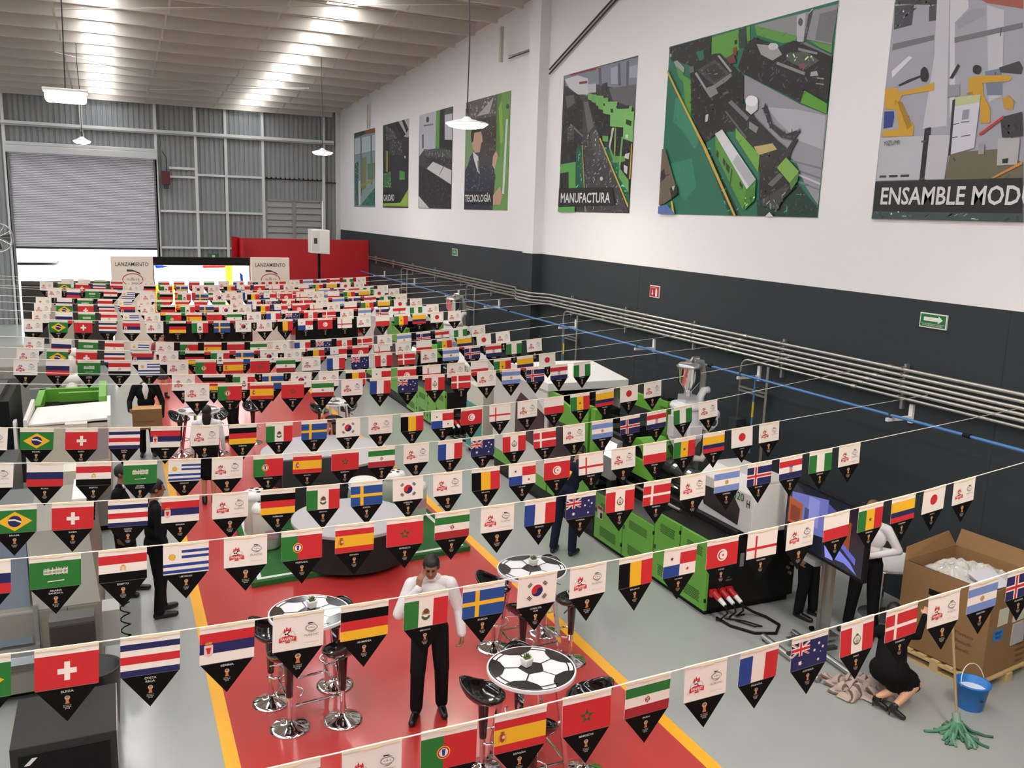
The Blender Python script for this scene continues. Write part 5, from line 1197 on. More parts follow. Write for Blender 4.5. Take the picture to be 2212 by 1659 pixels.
def ballbucket(x, y, label, h=.52):
    t = thing('ball_lid_tub', label, 'tub', (x, y, .078), random.random(), 'white tubs with football lids')
    TW = mat('translucent_tub', (214, 216, 204), .45)
    MB().lathe([(.17, 0), (.2, .03), (.205, h-.06), (.2, h-.02)], TW, n=28).build('body', t, smooth=True)
    MB().lathe([(.215, h-.05), (.218, h-.02), (.19, h+.03), (.12, h+.055), (.001, h+.06)], WHT, n=28, caps=False).build('lid', t, smooth=True)
    b = MB()
    for k in range(6):
        a = k*72 if k else 0; r = .11 if k else 0
        zc = h+.061 if not k else h+.0575
        b.poly([(r*math.cos(R_(a))+.035*math.cos(R_(q)), r*math.sin(R_(a))+.035*math.sin(R_(q)), zc+.002) for q in range(0, 360, 72)], BLKM)
    b.build('football_patches', t, fix=False)
    MB().box((-.09, -.212, .18), (.09, -.204, .32), col((190, 150, 160))).build('label_sticker', t)
    MB().tube([(.205, 0, h*.6), (.24, 0, h*.5), (.205, 0, h*.4)], .01, WHT).build('handle', t)
ballbucket(1.9, 12.6, 'white tub with football lid at the front left corner of the turf', .62)
ballbucket(1.86, 13.25, 'white tub with football lid behind the corner tub on the turf', .62)
ballbucket(4.2, 13.9, 'white tub with football lid at the far right corner of the turf')
ballbucket(4.35, 13.2, 'white tub with football lid at the right edge of the turf')
ba = thing('grey_barrel', 'pale grey barrel with white coiled lid on the turf behind the plinth', 'barrel', (3.5, 13.2, .078))
MB().lathe([(.2, 0), (.24, .05), (.25, .45), (.23, .55)], col((150, 160, 146)), n=28).build('body', ba, smooth=True)
for k in range(3): MB().lathe([(.2, .55+.05*k), (.24, .57+.05*k), (.2, .6+.05*k)], WHT, n=28).build('coil', ba)
lc = thing('leaning_card', 'lilac folded card standing by the right yellow line', 'card', (4.95, 13.7, .005))
MB().prism([(0, 0, 0), (.3, 0, 0), (.3, 0, .42)], (0, .04, 0), col((150, 136, 158))).build('card', lc)

# ------------------------------------------------------------------ television on a wheeled stand
tv = thing('television', 'large television showing a factory video on a wheeled stand', 'television', (7.55, 7.43, 0), -.09)
MB().box((-.03, -.72, 1.08), (.03, .72, 1.91), BLKM).build('screen_case', tv, bevel=.008)
SC = mat('screen_dark_glow', (30, 30, 46), .12, emit=.5)
sc = MB().box((-.034, -.69, 1.12), (-.0305, .69, 1.88), SC).build('screen', tv)
pic = MB(); i = 0
def E_(c, e=.9): return mat('screen_%d_%d_%d' % c, c, .2, emit=e)
for c, pts in (((96, 104, 170), [(.62, .3), (.62, .62), (-.05, .72), (-.05, .25), (.3, .2)]), ((120, 128, 190), [(.3, .3), (.3, .66), (.1, .66), (.1, .32)]), ((150, 70, 34), [(.66, .22), (.66, .55), (.40, .52), (.40, .24)]), ((110, 46, 24), [(.62, .26), (.62, .46), (.44, .45), (.44, .27)]), ((60, 64, 110), [(.36, .3), (.36, .5), (.28, .5), (.28, .3)]),
               ((130, 60, 34), [(-.3, .28), (-.3, .6), (-.46, .58), (-.46, .25)]), ((70, 76, 140), [(-.05, .4), (-.05, .68), (-.3, .6), (-.3, .36)]), ((110, 118, 214), [(-.2, .06), (-.1, .14), (-.16, .26), (-.5, .12), (-.62, .02), (-.4, .08)]), ((130, 136, 224), [(-.08, .03), (-.05, .16), (-.12, .18), (-.22, .04)]), ((86, 92, 180), [(-.25, .34), (-.25, .28), (-.58, .12), (-.58, .2)])):
    i += 1
    pic.poly([(-.0345-.0003*i, y, 1.12+z) for y, z in pts], E_(c))
pic.build('video_picture', sc, fix=False)
MB().box((.03, -.2, 1.3), (.08, .2, 1.7), DKG).build('mount', tv)
for y in (-.06, .06): MB().box((.08, y-.03, .05), (.14, y+.03, 1.85), STEEL).build('column', tv)
MB().box((-.35, -.08, .06), (.3, .08, .1), STEEL).build('crossbar', tv)
for x in (-.55, -.12):
    MB().cyl((x, -.8, .05), (x, .25, .05), .036, STEEL, n=14).build('floor_tube', tv)
MB().box((-.58, -.3, .06), (.1, -.24, .1), DKG).build('base_bar', tv)
for x, y in ((-.55, .22), (-.12, .22), (.2, .3)): MB().cyl((x-.02, y, .03), (x+.02, y, .03), .03, BLKM).build('castor', tv)
MB().box((-.02, .1, .95), (.12, .4, 1.02), GRY).build('media_shelf', tv)
wt = thing('white_round_table', 'white round cafe table behind the television near the charcoal wall', 'table', (8.95, 7.75, 0))
MB().lathe([(.42, .74), (.43, .75), (.43, .77), (.42, .78)], WHT, n=40).build('top', wt); MB().lathe([(.435, .74), (.438, .745), (.435, .75)], CHROME, n=40).build('rim', wt)
MB().cyl((0, 0, .03), (0, 0, .74), .035, CHROME).build('column', wt); MB().lathe([(.26, 0), (.26, .015), (.05, .05)], CHROME, n=30).build('base', wt)
bc = thing('blue_bucket_behind_tv', 'blue plastic bucket on the white round table behind the television', 'bucket', (8.2, 7.15, .78)) if False else None

# ------------------------------------------------------------------ cardboard bulk box on a pallet
bx = thing('bulk_box', 'open brown cardboard bulk box standing on a pallet by the charcoal wall', 'box', (8.5, 5.9, 0), .14)
L = 1.06; T = .012
for nm, lo, hi in (('front_side', (0, 0, .14), (L-.02, T, 1.16)), ('left_side', (0, T, .14), (T, L, 1.16)), ('right_side', (L-.02-T, T, .14), (L-.02, L, 1.16)), ('back_side', (T, L-T, .14), (L-.02-T, L, 1.16)), ('bottom', (T, T, .14), (L-.04, L-T, .16))):
    MB().box(lo, hi, CARD).build(nm, bx)
MB().hexa([(0, L-.01, 1.16), (L-.03, L-.01, 1.16), (L-.03, L, 1.16), (0, L, 1.16)], [(.12, L+.06, 1.27), (L-.1, L+.06, 1.33), (L-.1, L+.07, 1.33), (.12, L+.07, 1.27)], CARD).build('back_flap', bx)
MB().hexa([(L-.03, .05, 1.16), (L-.02, .05, 1.16), (L-.02, L, 1.16), (L-.03, L, 1.16)], [(L+.03, .1, 1.34), (L+.04, .1, 1.34), (L+.04, L-.02, 1.36), (L+.03, L-.02, 1.36)], CARD).build('right_flap', bx)
MB().hexa([(0, T, 1.16), (.012, T, 1.16), (.012, L-.05, 1.16), (0, L-.05, 1.16)], [(.1, .12, 1.1), (.11, .12, 1.1), (.11, L-.1, 1.1), (.1, L-.1, 1.1)], CARD).build('left_flap', bx)
for lo, hi, m_, nm in (((.18, -.003, .72), (.38, 0, .92), col((206, 202, 180)), 'paper_label'), ((.48, -.003, .7), (.72, 0, .94), col((206, 202, 180)), 'paper_label'), ((.12, -.003, .55), (.32, 0, .68), col((50, 120, 186)), 'blue_label'), ((.5, -.012, .42), (.76, -.002, .68), col((186, 184, 180), .3), 'plastic_pouch')):
    MB().box(lo, hi, m_).build(nm, bx)
MB().text('PRAYF', (.22, -.005, .64), (1, 0, 0), (0, 0, 1), DKG, width=.12, height=.03).build('label_lettering', bx, fix=False); MB().text('MAYO', (.22, -.005, .59), (1, 0, 0), (0, 0, 1), DKG, width=.1, height=.03).build('label_lettering', bx, fix=False)
tx = MB()
for k, s in enumerate(('Plastics', 'Ultramid', 'Resins', 'Blend')): tx.text(s, (.74, -.003, .4-.07*k), (1, 0, 0), (0, 0, 1), col((92, 68, 42)), width=.028*len(s), height=.035); 
for k, s in enumerate(('Plastics', 'Resico®', 'Blend®')): tx.text(s, (-.003, .25, .56-.09*k), (0, -1, 0), (0, 0, 1), col((84, 62, 40)), width=.026*len(s), height=.04)
tx.build('printed_lettering', bx, fix=False)
lh = MB().box((-.002, .55, .86), (0, .72, .93), BLKM); lh.build('hand_hole', bx)
# clear film heaped in the box
FILM = mat('clear_plastic_film', (216, 212, 206), .1, alpha=.8)
from mathutils import noise as _ns
fm = MB(); N = 64
def hgt(i, j):
    x, y = i/N, j/N; e = math.sin(math.pi*x)*math.sin(math.pi*y)
    r = sum((1-abs(_ns.noise((x*f+3.1, y*f+1.7, f*.37))*2))*a for f, a in ((3.0, .07), (6.5, .05), (13, .03)))
    return .93+.18*e**.5+(r-.06)*(.35+.65*e)
vs_ = [(.03+(L-.1)*i/N, .03+(L-.06)*j/N, hgt(i, j)) for j in range(N+1) for i in range(N+1)]
fm.add(vs_, [(j*(N+1)+i, j*(N+1)+i+1, (j+1)*(N+1)+i+1, (j+1)*(N+1)+i) for j in range(N) for i in range(N)], FILM)
fo = fm.build('plastic_film', smooth=False, fix=False); fo.location = (8.5, 5.9, .03); fo.rotation_euler = (0, 0, .14); tag(fo, 'crumpled clear plastic film heaped inside the cardboard bulk box', 'plastic film')
fp = MB().hexa([(.1, .1, 1.06), (.5, .06, 1.06), (.55, .4, 1.14), (.2, .42, 1.13)], [(.1, .1, 1.065), (.5, .06, 1.065), (.55, .4, 1.145), (.2, .42, 1.135)], col((206, 204, 212))).build('foam_sheet'); fp.location = (8.5, 5.9, .06); fp.rotation_euler = (0, 0, .14); tag(fp, 'white foam sheet lying on the film in the cardboard bulk box', 'sheet')
pal = thing('wooden_pallet', 'pale pine pallet under the cardboard bulk box', 'pallet', (8.46, 5.84, 0), .14)
for k in range(7): MB().box((0, .02+k*.17, .105), (1.1, .12+k*.17, .128), WOOD).build('deck_board', pal)
for x in (0, .5, 1.0):
    MB().box((x, 0, .085), (x+.1, 1.16, .105), WOOD).build('stringer', pal); MB().box((x, 0, 0), (x+.1, 1.16, .018), WOOD).build('bottom_board', pal)
    for y in (0, .53, 1.06): MB().box((x, y, .018), (x+.1, y+.1, .085), WOOD).build('block', pal)

# ------------------------------------------------------------------ bucket, mop, cloth
bu = thing('blue_bucket', 'blue plastic bucket with foamy water and wire handle beside the pallet', 'bucket', (8.12, 5.72, 0))
PB = mat('blue_plastic', (26, 112, 190), .35)
MB().lathe([(.125, 0), (.13, .01), (.165, .27), (.178, .275), (.178, .29), (.16, .29), (.122, .02), (.001, .02)], PB, n=32, caps=False).build('body', bu, smooth=True)
MB().lathe([(.15, .2), (.15, .205), (.001, .21)], col((214, 220, 230)), n=28, caps=False).build('foam_water', bu)
MB().tube([(.175*math.cos(R_(a)), .06*math.sin(R_(a)), .27+.2*math.sin(R_(a))) for a in range(0, 181, 15)], .005, col((222, 216, 200)), n=6).build('handle', bu, smooth=True)
MB().box((-.06, -.163, .14), (-.02, -.153, .16), DKG).build('maker_mark', bu)
mp = thing('mop', 'green cotton mop with a wooden handle resting on the grey floor', 'mop', (7.58, 5.45, 0))
MB().cyl((0, 0, .1), (.18, .38, 1.22), .013, mat('mop_wood', (160, 132, 92), .6), n=10).build('handle', mp)
MB().cyl((-.02, -.03, .06), (.02, .04, .17), .04, col((120, 150, 128)), n=12).build('head_clamp', mp)
MG = [mat('mop_green_%d' % k, c, .9) for k, c in enumerate(((84, 132, 104), (64, 108, 84), (106, 150, 120)))]
rnd = random.Random(5)
for k in range(64):
    a = rnd.uniform(0, 2*math.pi); 
    if rnd.random() < .6: a = rnd.uniform(math.pi*.85, math.pi*1.75)
    r = rnd.uniform(.1, .3)*(1.15 if math.pi*.85 < a < math.pi*1.75 else .6); wv = rnd.uniform(-.7, .7)
    pts = [(0, 0, .12), (.05*math.cos(a), .05*math.sin(a), .1)]+[(q*r*math.cos(a+wv*q), q*r*math.sin(a+wv*q), max(.012, .075*(1-q)**1.5+.012*rnd.random())) for q in (.4, .6, .8, 1)]
    MB().tube(pts, .0145, MG[k % 3], n=5).build('strand', mp, smooth=True)
# striped cloth lying on the floor
cl = MB(); N = 30; rnd = random.Random(2)
CS = [mat('cloth_beige', (176, 156, 146), .9), mat('cloth_brown', (104, 84, 80), .9)]
def ch(i, j):
    e = min(i, N-i, j, N-j)/N
    return .012+min(1, e*6)*(.05+.09*abs(math.sin(i*.45+j*.25))*abs(math.cos(j*.33-i*.12)))
vs_ = []
for j in range(N+1):
    for i in range(N+1):
        x = (i/N-.5)*.62+.04*math.sin(j*.6); y = (j/N-.5)*.46+.05*math.sin(i*.5+1); vs_.append((x, y, ch(i, j)))
for q in (0, 1):
    cl.add(vs_, [(j*(N+1)+i, j*(N+1)+i+1, (j+1)*(N+1)+i+1, (j+1)*(N+1)+i) for j in range(N) for i in range(N) if ((i % 6) == 0) == bool(q)], CS[q])
co = cl.build('striped_cloth', smooth=True); co.location = (7.22, 6.4, .003); co.rotation_euler = (0, 0, -.5); tag(co, 'crumpled beige striped cloth on the floor beside the crouching woman', 'cloth')
# ------------------------------------------------------------------ people
SK_D = mat('skin_brown', (150, 104, 78), .55); SK_M = mat('skin_tan', (186, 134, 102), .55); SK_L = mat('skin_light', (206, 156, 126), .55)
SHIRT = mat('white_shirt_cotton', (226, 222, 222), .8); TRS = mat('black_trousers', (20, 20, 22), .8, spec=.15); SHOE = mat('black_shoe_leather', (16, 15, 15), .3)
SUIT = mat('black_suit_wool', (17, 18, 20), .85, spec=.15); NAVY = mat('navy_overall', (24, 30, 48), .85, spec=.15); HAIR = mat('black_hair', (18, 15, 14), .5); HAIRB = mat('brown_hair', (120, 84, 54), .6)
EYE = mat('dark_eye', (30, 22, 18), .3); LIP = mat('lip', (140, 78, 66), .5); DRESS = mat('black_dress', (15, 15, 16), .85, spec=.15)
def V3(p): return Vector(p)
class Body:
    def __init__(s): s.p = []
    def cap(s, a, b, r0, r1, t): s.p.append(('c', V3(a), V3(b), r0, r1, t)); return s
    def ell(s, c, r, t): s.p.append(('e', V3(c), V3(r), None, None, t)); return s
    def xf(s, fn, i0=0, i1=None):
        for k in range(i0, len(s.p) if i1 is None else i1):
            q = s.p[k]
            s.p[k] = ('c', fn(q[1]), fn(q[2]))+q[3:] if q[0] == 'c' else ('e', fn(q[1]))+q[2:]
        return s
    def hand(s, w, d, n, side, curl=.5, t='skin', sc=1.0):
        w = V3(w); d = V3(d).normalized(); n = V3(n); n = (n-d*n.dot(d)).normalized(); x = d.cross(n)*side
        for k, (off, ln) in enumerate(((-.03, .07), (-.01, .078), (.01, .073), (.028, .058))):
            a = w+d*.01*sc+x*off*.5*sc; kn = w+d*.082*sc+x*off*sc
            s.cap(a, kn, .0145*sc, .0125*sc, t)
            d1 = (d*math.cos(curl)+n*math.sin(curl)); p1 = kn+d1*ln*.55*sc; d2 = (d*math.cos(curl*2)+n*math.sin(curl*2)); p2 = p1+d2*ln*.5*sc
            s.cap(kn, p1, .0105*sc, .0095*sc, t); s.cap(p1, p2, .0095*sc, .008*sc, t)
        b = w+d*.025*sc-x*.022*sc; m_ = b+(d*.6-x*.6+n*.35)*.045*sc; s.cap(b, m_, .0145*sc, .012*sc, t); s.cap(m_, m_+(d*.9-x*.15+n*.3)*.035*sc, .011*sc, .009*sc, t)
        return s
    def head(s, c, pitch=0, yaw=0, t='skin', sc=1.0):
        i0 = len(s.p); H = V3(c)
        e = lambda p, r, tt: s.ell(V3(p)*sc, V3(r)*sc, tt)
        e((0, .008, .012), (.074, .092, .098), t); e((0, -.03, -.05), (.058, .062, .06), t); e((0, -.06, -.082), (.03, .028, .024), t); e((0, -.058, .0), (.058, .03, .045), t)
        s.cap(V3((0, -.082, .012))*sc, V3((0, -.104, -.022))*sc, .009*sc, .014*sc, t)
        for q in (-1, 1):
            e((q*.076, .012, -.008), (.011, .02, .03), t); e((q*.03, -.087, .012), (.014, .008, .0065), 'eye'); s.cap(V3((q*.016, -.092, .03))*sc, V3((q*.045, -.084, .032))*sc, .0045*sc, .0045*sc, 'hair')
        s.cap(V3((-.02, -.089, -.056))*sc, V3((.02, -.089, -.056))*sc, .006*sc, .006*sc, 'lip')
        Rm = Matrix.Rotation(yaw, 3, 'Z') @ Matrix.Rotation(pitch, 3, 'X')
        s.hx = (H, Rm, sc)
        return s.xf(lambda p: H+Rm @ p, i0)
    def leg(s, hip, knee, ank, toe, t='leg', shoe='shoe', r=(.096, .078, .074, .064)):
        s.cap(hip, knee, r[0], r[1], t); k = V3(knee); a = V3(ank)
        s.cap(knee, ank, r[2], r[3], t); tv_ = V3(toe)-a; tv_.z = 0; tv_.normalize()
        heel = a-tv_*.035; heel.z = max(.04, a.z-.07); s.cap(a, heel, .046, .042, shoe); s.cap(heel, V3(toe), .042, .032, shoe); s.cap(heel+tv_*.09, V3(toe), .044, .036, shoe)
        return s
    def arm(s, sh, el, wr, t='top', r=(.058, .046, .044, .034), cuff=None):
        s.cap(sh, el, r[0], r[1], t); s.cap(el, wr, r[2], r[3], t)
        return s
    def torso(s, t='top', low='leg', z=0, fat=1.0, wide=1.0, hem=None):
        s.ell((0, 0, .97), (.158*wide, .115*fat, .12), low); s.ell((0, -.004, 1.1), (.152*wide, .118*fat, .16), t); s.ell((0, 0, 1.27), (.178*wide, .118*fat, .17), t)
        s.cap((-.14*wide, .005, 1.41), (.14*wide, .005, 1.41), .06, .06, t); s.cap((-.06, .01, 1.45), (.06, .01, 1.45), .05, .05, t); s.cap((0, .012, 1.42), (0, -.006, 1.53), .056, .05, 'skin')
        return s
def human(name, label, loc, rz, body, mats, hair=None, vox=.009, sc=1.0, hairlen=0):
    t = thing(name, label, 'person', loc, rz); b = MB()
    for q in body.p:
        if q[0] == 'c':
            b.cyl(q[1], q[2], q[3], BLKM, r1=q[4], n=12); b.ell(q[1], (q[3],)*3, BLKM, 12, 8); b.ell(q[2], (q[4],)*3, BLKM, 12, 8)
        else: b.ell(q[1], q[2], BLKM, 20, 14)
    me = b.mesh('tmp'); ob = bpy.data.objects.new('tmp', me); C.objects.link(ob)
    bm_ = bmesh.new(); bm_.from_mesh(me); bmesh.ops.remove_doubles(bm_, verts=bm_.verts, dist=1e-5); bmesh.ops.recalc_face_normals(bm_, faces=bm_.faces); bm_.to_mesh(me); bm_.free()
    md = ob.modifiers.new('r', 'REMESH'); md.mode = 'VOXEL'; md.voxel_size = vox; md.use_smooth_shade = True
    ms = ob.modifiers.new('s', 'SMOOTH'); ms.factor = .5; ms.iterations = 4
    dg = bpy.context.evaluated_depsgraph_get(); dg.update()
    nm = bpy.data.meshes.new_from_object(ob.evaluated_get(dg)); nm.name = 'body'
    bpy.data.objects.remove(ob)
    co = np.zeros(len(nm.polygons)*3); nm.polygons.foreach_get('center', co); co = co.reshape(-1, 3)
    best = np.full(len(co), 1e9); idx = np.zeros(len(co), int); tags = sorted(set(q[5] for q in body.p))
    for q in body.p:
        a = np.array(q[1])
        if q[0] == 'c':
            d = np.array(q[2])-a; L2 = max(d@d, 1e-9); tt = np.clip((co-a)@d/L2, 0, 1)
            ds = np.linalg.norm(co-a-tt[:, None]*d, axis=1)-(q[3]+(q[4]-q[3])*tt)
        else:
            r = np.array(q[2]); k = np.linalg.norm((co-a)/r, axis=1); ds = (k-1)*r.min()
        if q[5] in ('eye', 'lip', 'hair', 'vee'): ds = ds-.0025
        w_ = ds < best; best[w_] = ds[w_]; idx[w_] = tags.index(q[5])
    nm.materials.clear()
    for tg in tags: nm.materials.append(mats.get(tg, mats['top']))
    nm.polygons.foreach_set('material_index', idx); nm.polygons.foreach_set('use_smooth', [True]*len(co)); nm.update()
    bo = link('body', nm, t)
    if hair:
        H, Rm, s = body.hx; hb_ = MB(); n, k = 28, 16
        vs_ = []; 
        for j in range(k+1):
            for i in range(n):
                th = math.pi*j/k; ph = 2*math.pi*i/n
                p = Vector((.083*math.sin(th)*math.cos(ph), .012+.101*math.sin(th)*math.sin(ph), .018+.106*math.cos(th)))
                vs_.append(p)
        fs = []
        for j in range(k):
            for i in range(n):
                f = (j*n+i, j*n+(i+1) % n, (j+1)*n+(i+1) % n, (j+1)*n+i); c = sum((vs_[q] for q in f), Vector())/4
                lim = .062 if c.y < -.055 else (.02 if c.y < .0 else -.045-hairlen)
                if c.y < 0 and abs(c.x) > .06: lim = .0-hairlen
                if c.z > lim: fs.append(f)
        hb_.add([tuple(H+Rm @ (v*s)) for v in vs_], fs, hair)
        if hairlen: hb_.ell(tuple(H+Rm @ Vector((0, .06, -.06-hairlen*.5))), (.075, .045, .09+hairlen*.6), hair)
        hb_.build('hair', t, smooth=True)
    return t
def std_arm(b, q, t='top', fwd=-.03, skin=True, out=.25):
    sh = (q*.185, .0, 1.40); el = (q*out, .02, 1.13); wr = (q*(out+.02), fwd-.02, .90)
    b.arm(sh, el, wr, t); b.hand(wr, (0, -.15, -1), (-q, -.2, 0), q, .45) if skin else None

# 1. man in white shirt pressing a finger to his ear
b = Body().torso(wide=1.06, fat=1.12)
b.leg((-.09, 0, .93), (-.12, -.09, .50), (-.13, -.06, .10), (-.18, -.24, .035)); b.leg((.09, 0, .93), (.12, -.03, .50), (.13, .03, .10), (.15, -.14, .035))
b.arm((-.19, 0, 1.39), (-.31, -.09, 1.13), (-.125, -.16, 1.41), r=(.072, .062, .058, .044)); b.hand((-.125, -.16, 1.43), (.12, .1, 1), (.6, .5, -.1), -1, .55); b.cap((-.105, -.15, 1.5), (-.085, -.1, 1.615), .010, .0085, 'skin')
b.arm((.19, 0, 1.39), (.285, .0, 1.13), (.31, -.08, .90), r=(.072, .06, .056, .046)); b.hand((.31, -.08, .895), (.02, -.25, -1), (-1, -.3, 0), 1, .7)
b.cap((-.03, -.07, 1.47), (.03, -.07, 1.47), .022, .022, 'top'); b.cap((-.055, 0, .98), (.055, 0, .98), .112, .112, 'leg')
b.head((0, -.055, 1.60), pitch=.38, yaw=-.12)
human('person', 'man in a white shirt and black trousers touching his ear on the red floor', (2.72, 7.7, .003), -.28, b, {'top': SHIRT, 'leg': TRS, 'skin': SK_D, 'shoe': SHOE, 'eye': EYE, 'lip': LIP, 'hair': HAIR}, HAIR, vox=.0065)

# 2. worker in navy bending over the near machine
b = Body().torso(); i0 = 0
b.arm((-.185, 0, 1.40), (-.30, -.1, 1.16), (-.26, -.34, 1.1)); b.hand((-.26, -.34, 1.1), (.1, -1, -.2), (0, 0, -1), -1, .3)
b.arm((.185, 0, 1.40), (.28, -.1, 1.16), (.2, -.36, 1.12)); b.hand((.2, -.36, 1.12), (-.1, -1, -.2), (0, 0, -1), 1, .3)
b.head((0, -.03, 1.63), pitch=.2)
Rb = Matrix.Rotation(.62, 3, 'X'); pv = Vector((0, 0, .95)); b.xf(lambda p: pv+Rb @ (p-pv)); H, Rm, s_ = b.hx; b.hx = (pv+Rb @ (H-pv), Rb @ Rm, s_)
b.leg((-.09, .02, .93), (-.13, -.02, .50), (-.14, .02, .10), (-.16, -.15, .035)); b.leg((.09, .02, .93), (.13, .0, .50), (.15, .06, .10), (.17, -.11, .035))
pw = human('person', 'worker in dark navy clothes bending toward the green machine cabinets', (6.02, 11.05, 0), 2.2, b, {'top': NAVY, 'leg': NAVY, 'skin': SK_D, 'shoe': SHOE, 'eye': EYE, 'lip': LIP, 'hair': HAIR}, HAIR)
yc = MB().hexa([(-.1, .06, 1.28), (.05, .02, 1.3), (.06, .1, 1.22), (-.08, .15, 1.2)], [(-.1, .05, 1.31), (.05, .01, 1.33), (.07, .12, 1.25), (-.08, .17, 1.23)], col((226, 176, 40))).build('yellow_cloth', pw)

# 3. man in a black suit carrying a carton
def suit_body(b, vee=True):
    b.torso('top', 'leg', wide=1.08, fat=1.1); b.ell((0, .0, .93), (.185, .14, .17), 'top')
    if vee: b.ell((0, -.098, 1.34), (.055, .045, .17), 'vee'); b.cap((-.04, -.06, 1.47), (.04, -.06, 1.47), .025, .025, 'vee')
    return b
b = suit_body(Body())
b.arm((-.2, 0, 1.40), (-.3, -.06, 1.13), (-.29, -.3, 1.0), r=(.066, .055, .052, .042)); b.hand((-.285, -.31, 1.0), (.2, -1, -.1), (1, 0, 0), -1, .25)
b.arm((.2, 0, 1.40), (.3, -.06, 1.1), (.29, -.3, .86), r=(.066, .055, .052, .042)); b.hand((.285, -.31, .86), (-.2, -1, -.1), (-1, 0, 0), 1, .25)
b.leg((-.09, 0, .93), (-.1, -.02, .50), (-.1, .02, .10), (-.12, -.17, .035)); b.leg((.09, 0, .93), (.1, -.04, .50), (.11, -.03, .10), (.13, -.2, .035))
b.head((0, -.03, 1.63), pitch=.12)
human('person', 'man in a black suit and open white collar carrying a cardboard carton', (.5, 18.55, 0), -.05, b, {'top': SUIT, 'leg': TRS, 'skin': SK_D, 'shoe': SHOE, 'eye': EYE, 'lip': LIP, 'hair': HAIR, 'vee': SHIRT}, HAIR)
ct = thing('carton', 'brown cardboard carton held by the man in the black suit', 'carton', (.5, 18.12, .68), -.05)
MB().box((-.265, -.19, 0), (.265, .15, .4), CARD).build('body', ct, bevel=.006); MB().box((-.262, -.187, .4), (.262, .147, .404), CARDL).build('lid', ct)
MB().text('next wave partitas', (-.05, -.1925, .16), (1, 0, 0), (0, 0, 1), col((70, 50, 30)), width=.36, height=.035).build('lettering', ct, fix=False)

# 4. two suited visitors at the grey machine on the left
b = suit_body(Body()); [std_arm(b, q, out=.28) for q in (-1, 1)]
b.leg((-.09, 0, .93), (-.1, -.02, .50), (-.1, .02, .10), (-.12, -.17, .035)); b.leg((.09, 0, .93), (.1, -.04, .50), (.11, -.06, .10), (.13, -.23, .035))
b.head((0, -.03, 1.63), pitch=.1)
MS = {'top': SUIT, 'leg': TRS, 'skin': SK_D, 'shoe': SHOE, 'eye': EYE, 'lip': LIP, 'hair': HAIR, 'vee': SHIRT}
pa = human('person', 'man in a black suit standing beside the grey machine, seen from the side', (.33, 10.95, 0), 1.75, b, MS, HAIR)
copy_tree(pa, loc=(-.02, 11.75, 0), rz=1.2, label='man in a dark suit with pale collar behind the other suited man')

# 5. woman in white blouse and black skirt, seen from behind
b = Body().torso('top', 'skirt', wide=.88, fat=.92); b.ell((0, .02, .93), (.17, .135, .14), 'skirt'); b.cap((-.06, 0, .9), (-.06, 0, .5), .105, .085, 'skirt'); b.cap((.06, 0, .9), (.06, 0, .5), .105, .085, 'skirt'); b.cap((0, 0, .9), (0, 0, .5), .1, .09, 'skirt')
for q in (-1, 1): std_arm(b, q, out=.24)
for q in (-1, 1): b.leg((q*.075, 0, .8), (q*.075, -.01, .47), (q*.075, .02, .11), (q*.09, -.15, .03), 'skin', 'shoe', (.07, .052, .05, .034))
b.head((0, -.02, 1.6), pitch=.05, sc=.95)
human('person', 'woman with long dark hair in a white blouse and black skirt, seen from behind', (1.33, 15.1, .004), 3.0, b, {'top': SHIRT, 'skirt': DRESS, 'skin': SK_M, 'shoe': SHOE, 'eye': EYE, 'lip': LIP, 'hair': HAIR}, HAIR, hairlen=.12)
# 6. woman in patterned top further back
PATT = mat('patterned_blouse', (150, 60, 66), .8, noise=.9, nscale=28)
b = Body().torso('top', 'skirt', wide=.9, fat=.95); b.ell((0, .02, .93), (.17, .135, .14), 'skirt'); b.cap((-.06, 0, .9), (-.06, 0, .55), .105, .09, 'skirt'); b.cap((.06, 0, .9), (.06, 0, .55), .105, .09, 'skirt')
for q in (-1, 1): std_arm(b, q, out=.24)
for q in (-1, 1): b.leg((q*.075, 0, .8), (q*.075, -.01, .47), (q*.075, .02, .11), (q*.09, -.15, .03), 'skin', 'shoe', (.07, .052, .05, .034))
b.head((0, -.02, 1.6), sc=.95)
human('person', 'woman in a red, black and white patterned top near the left yellow line', (1.08, 24.2, .003), .2, b, {'top': PATT, 'skirt': mat('grey_skirt', (70, 70, 74), .8), 'skin': SK_L, 'shoe': SHOE, 'eye': EYE, 'lip': LIP, 'hair': HAIR}, HAIR, hairlen=.05)
# 7. person in black by the far stools
b = suit_body(Body(), False); [std_arm(b, q, out=.28) for q in (-1, 1)]
for q in (-1, 1): b.leg((q*.09, 0, .93), (q*.1, -.02, .50), (q*.1, .02, .10), (q*.12, -.17, .035))
b.head((0, -.03, 1.63))
human('person', 'person in black standing by the far football tables', (2.25, 19.3, .003), -1.2, b, MS, HAIR)
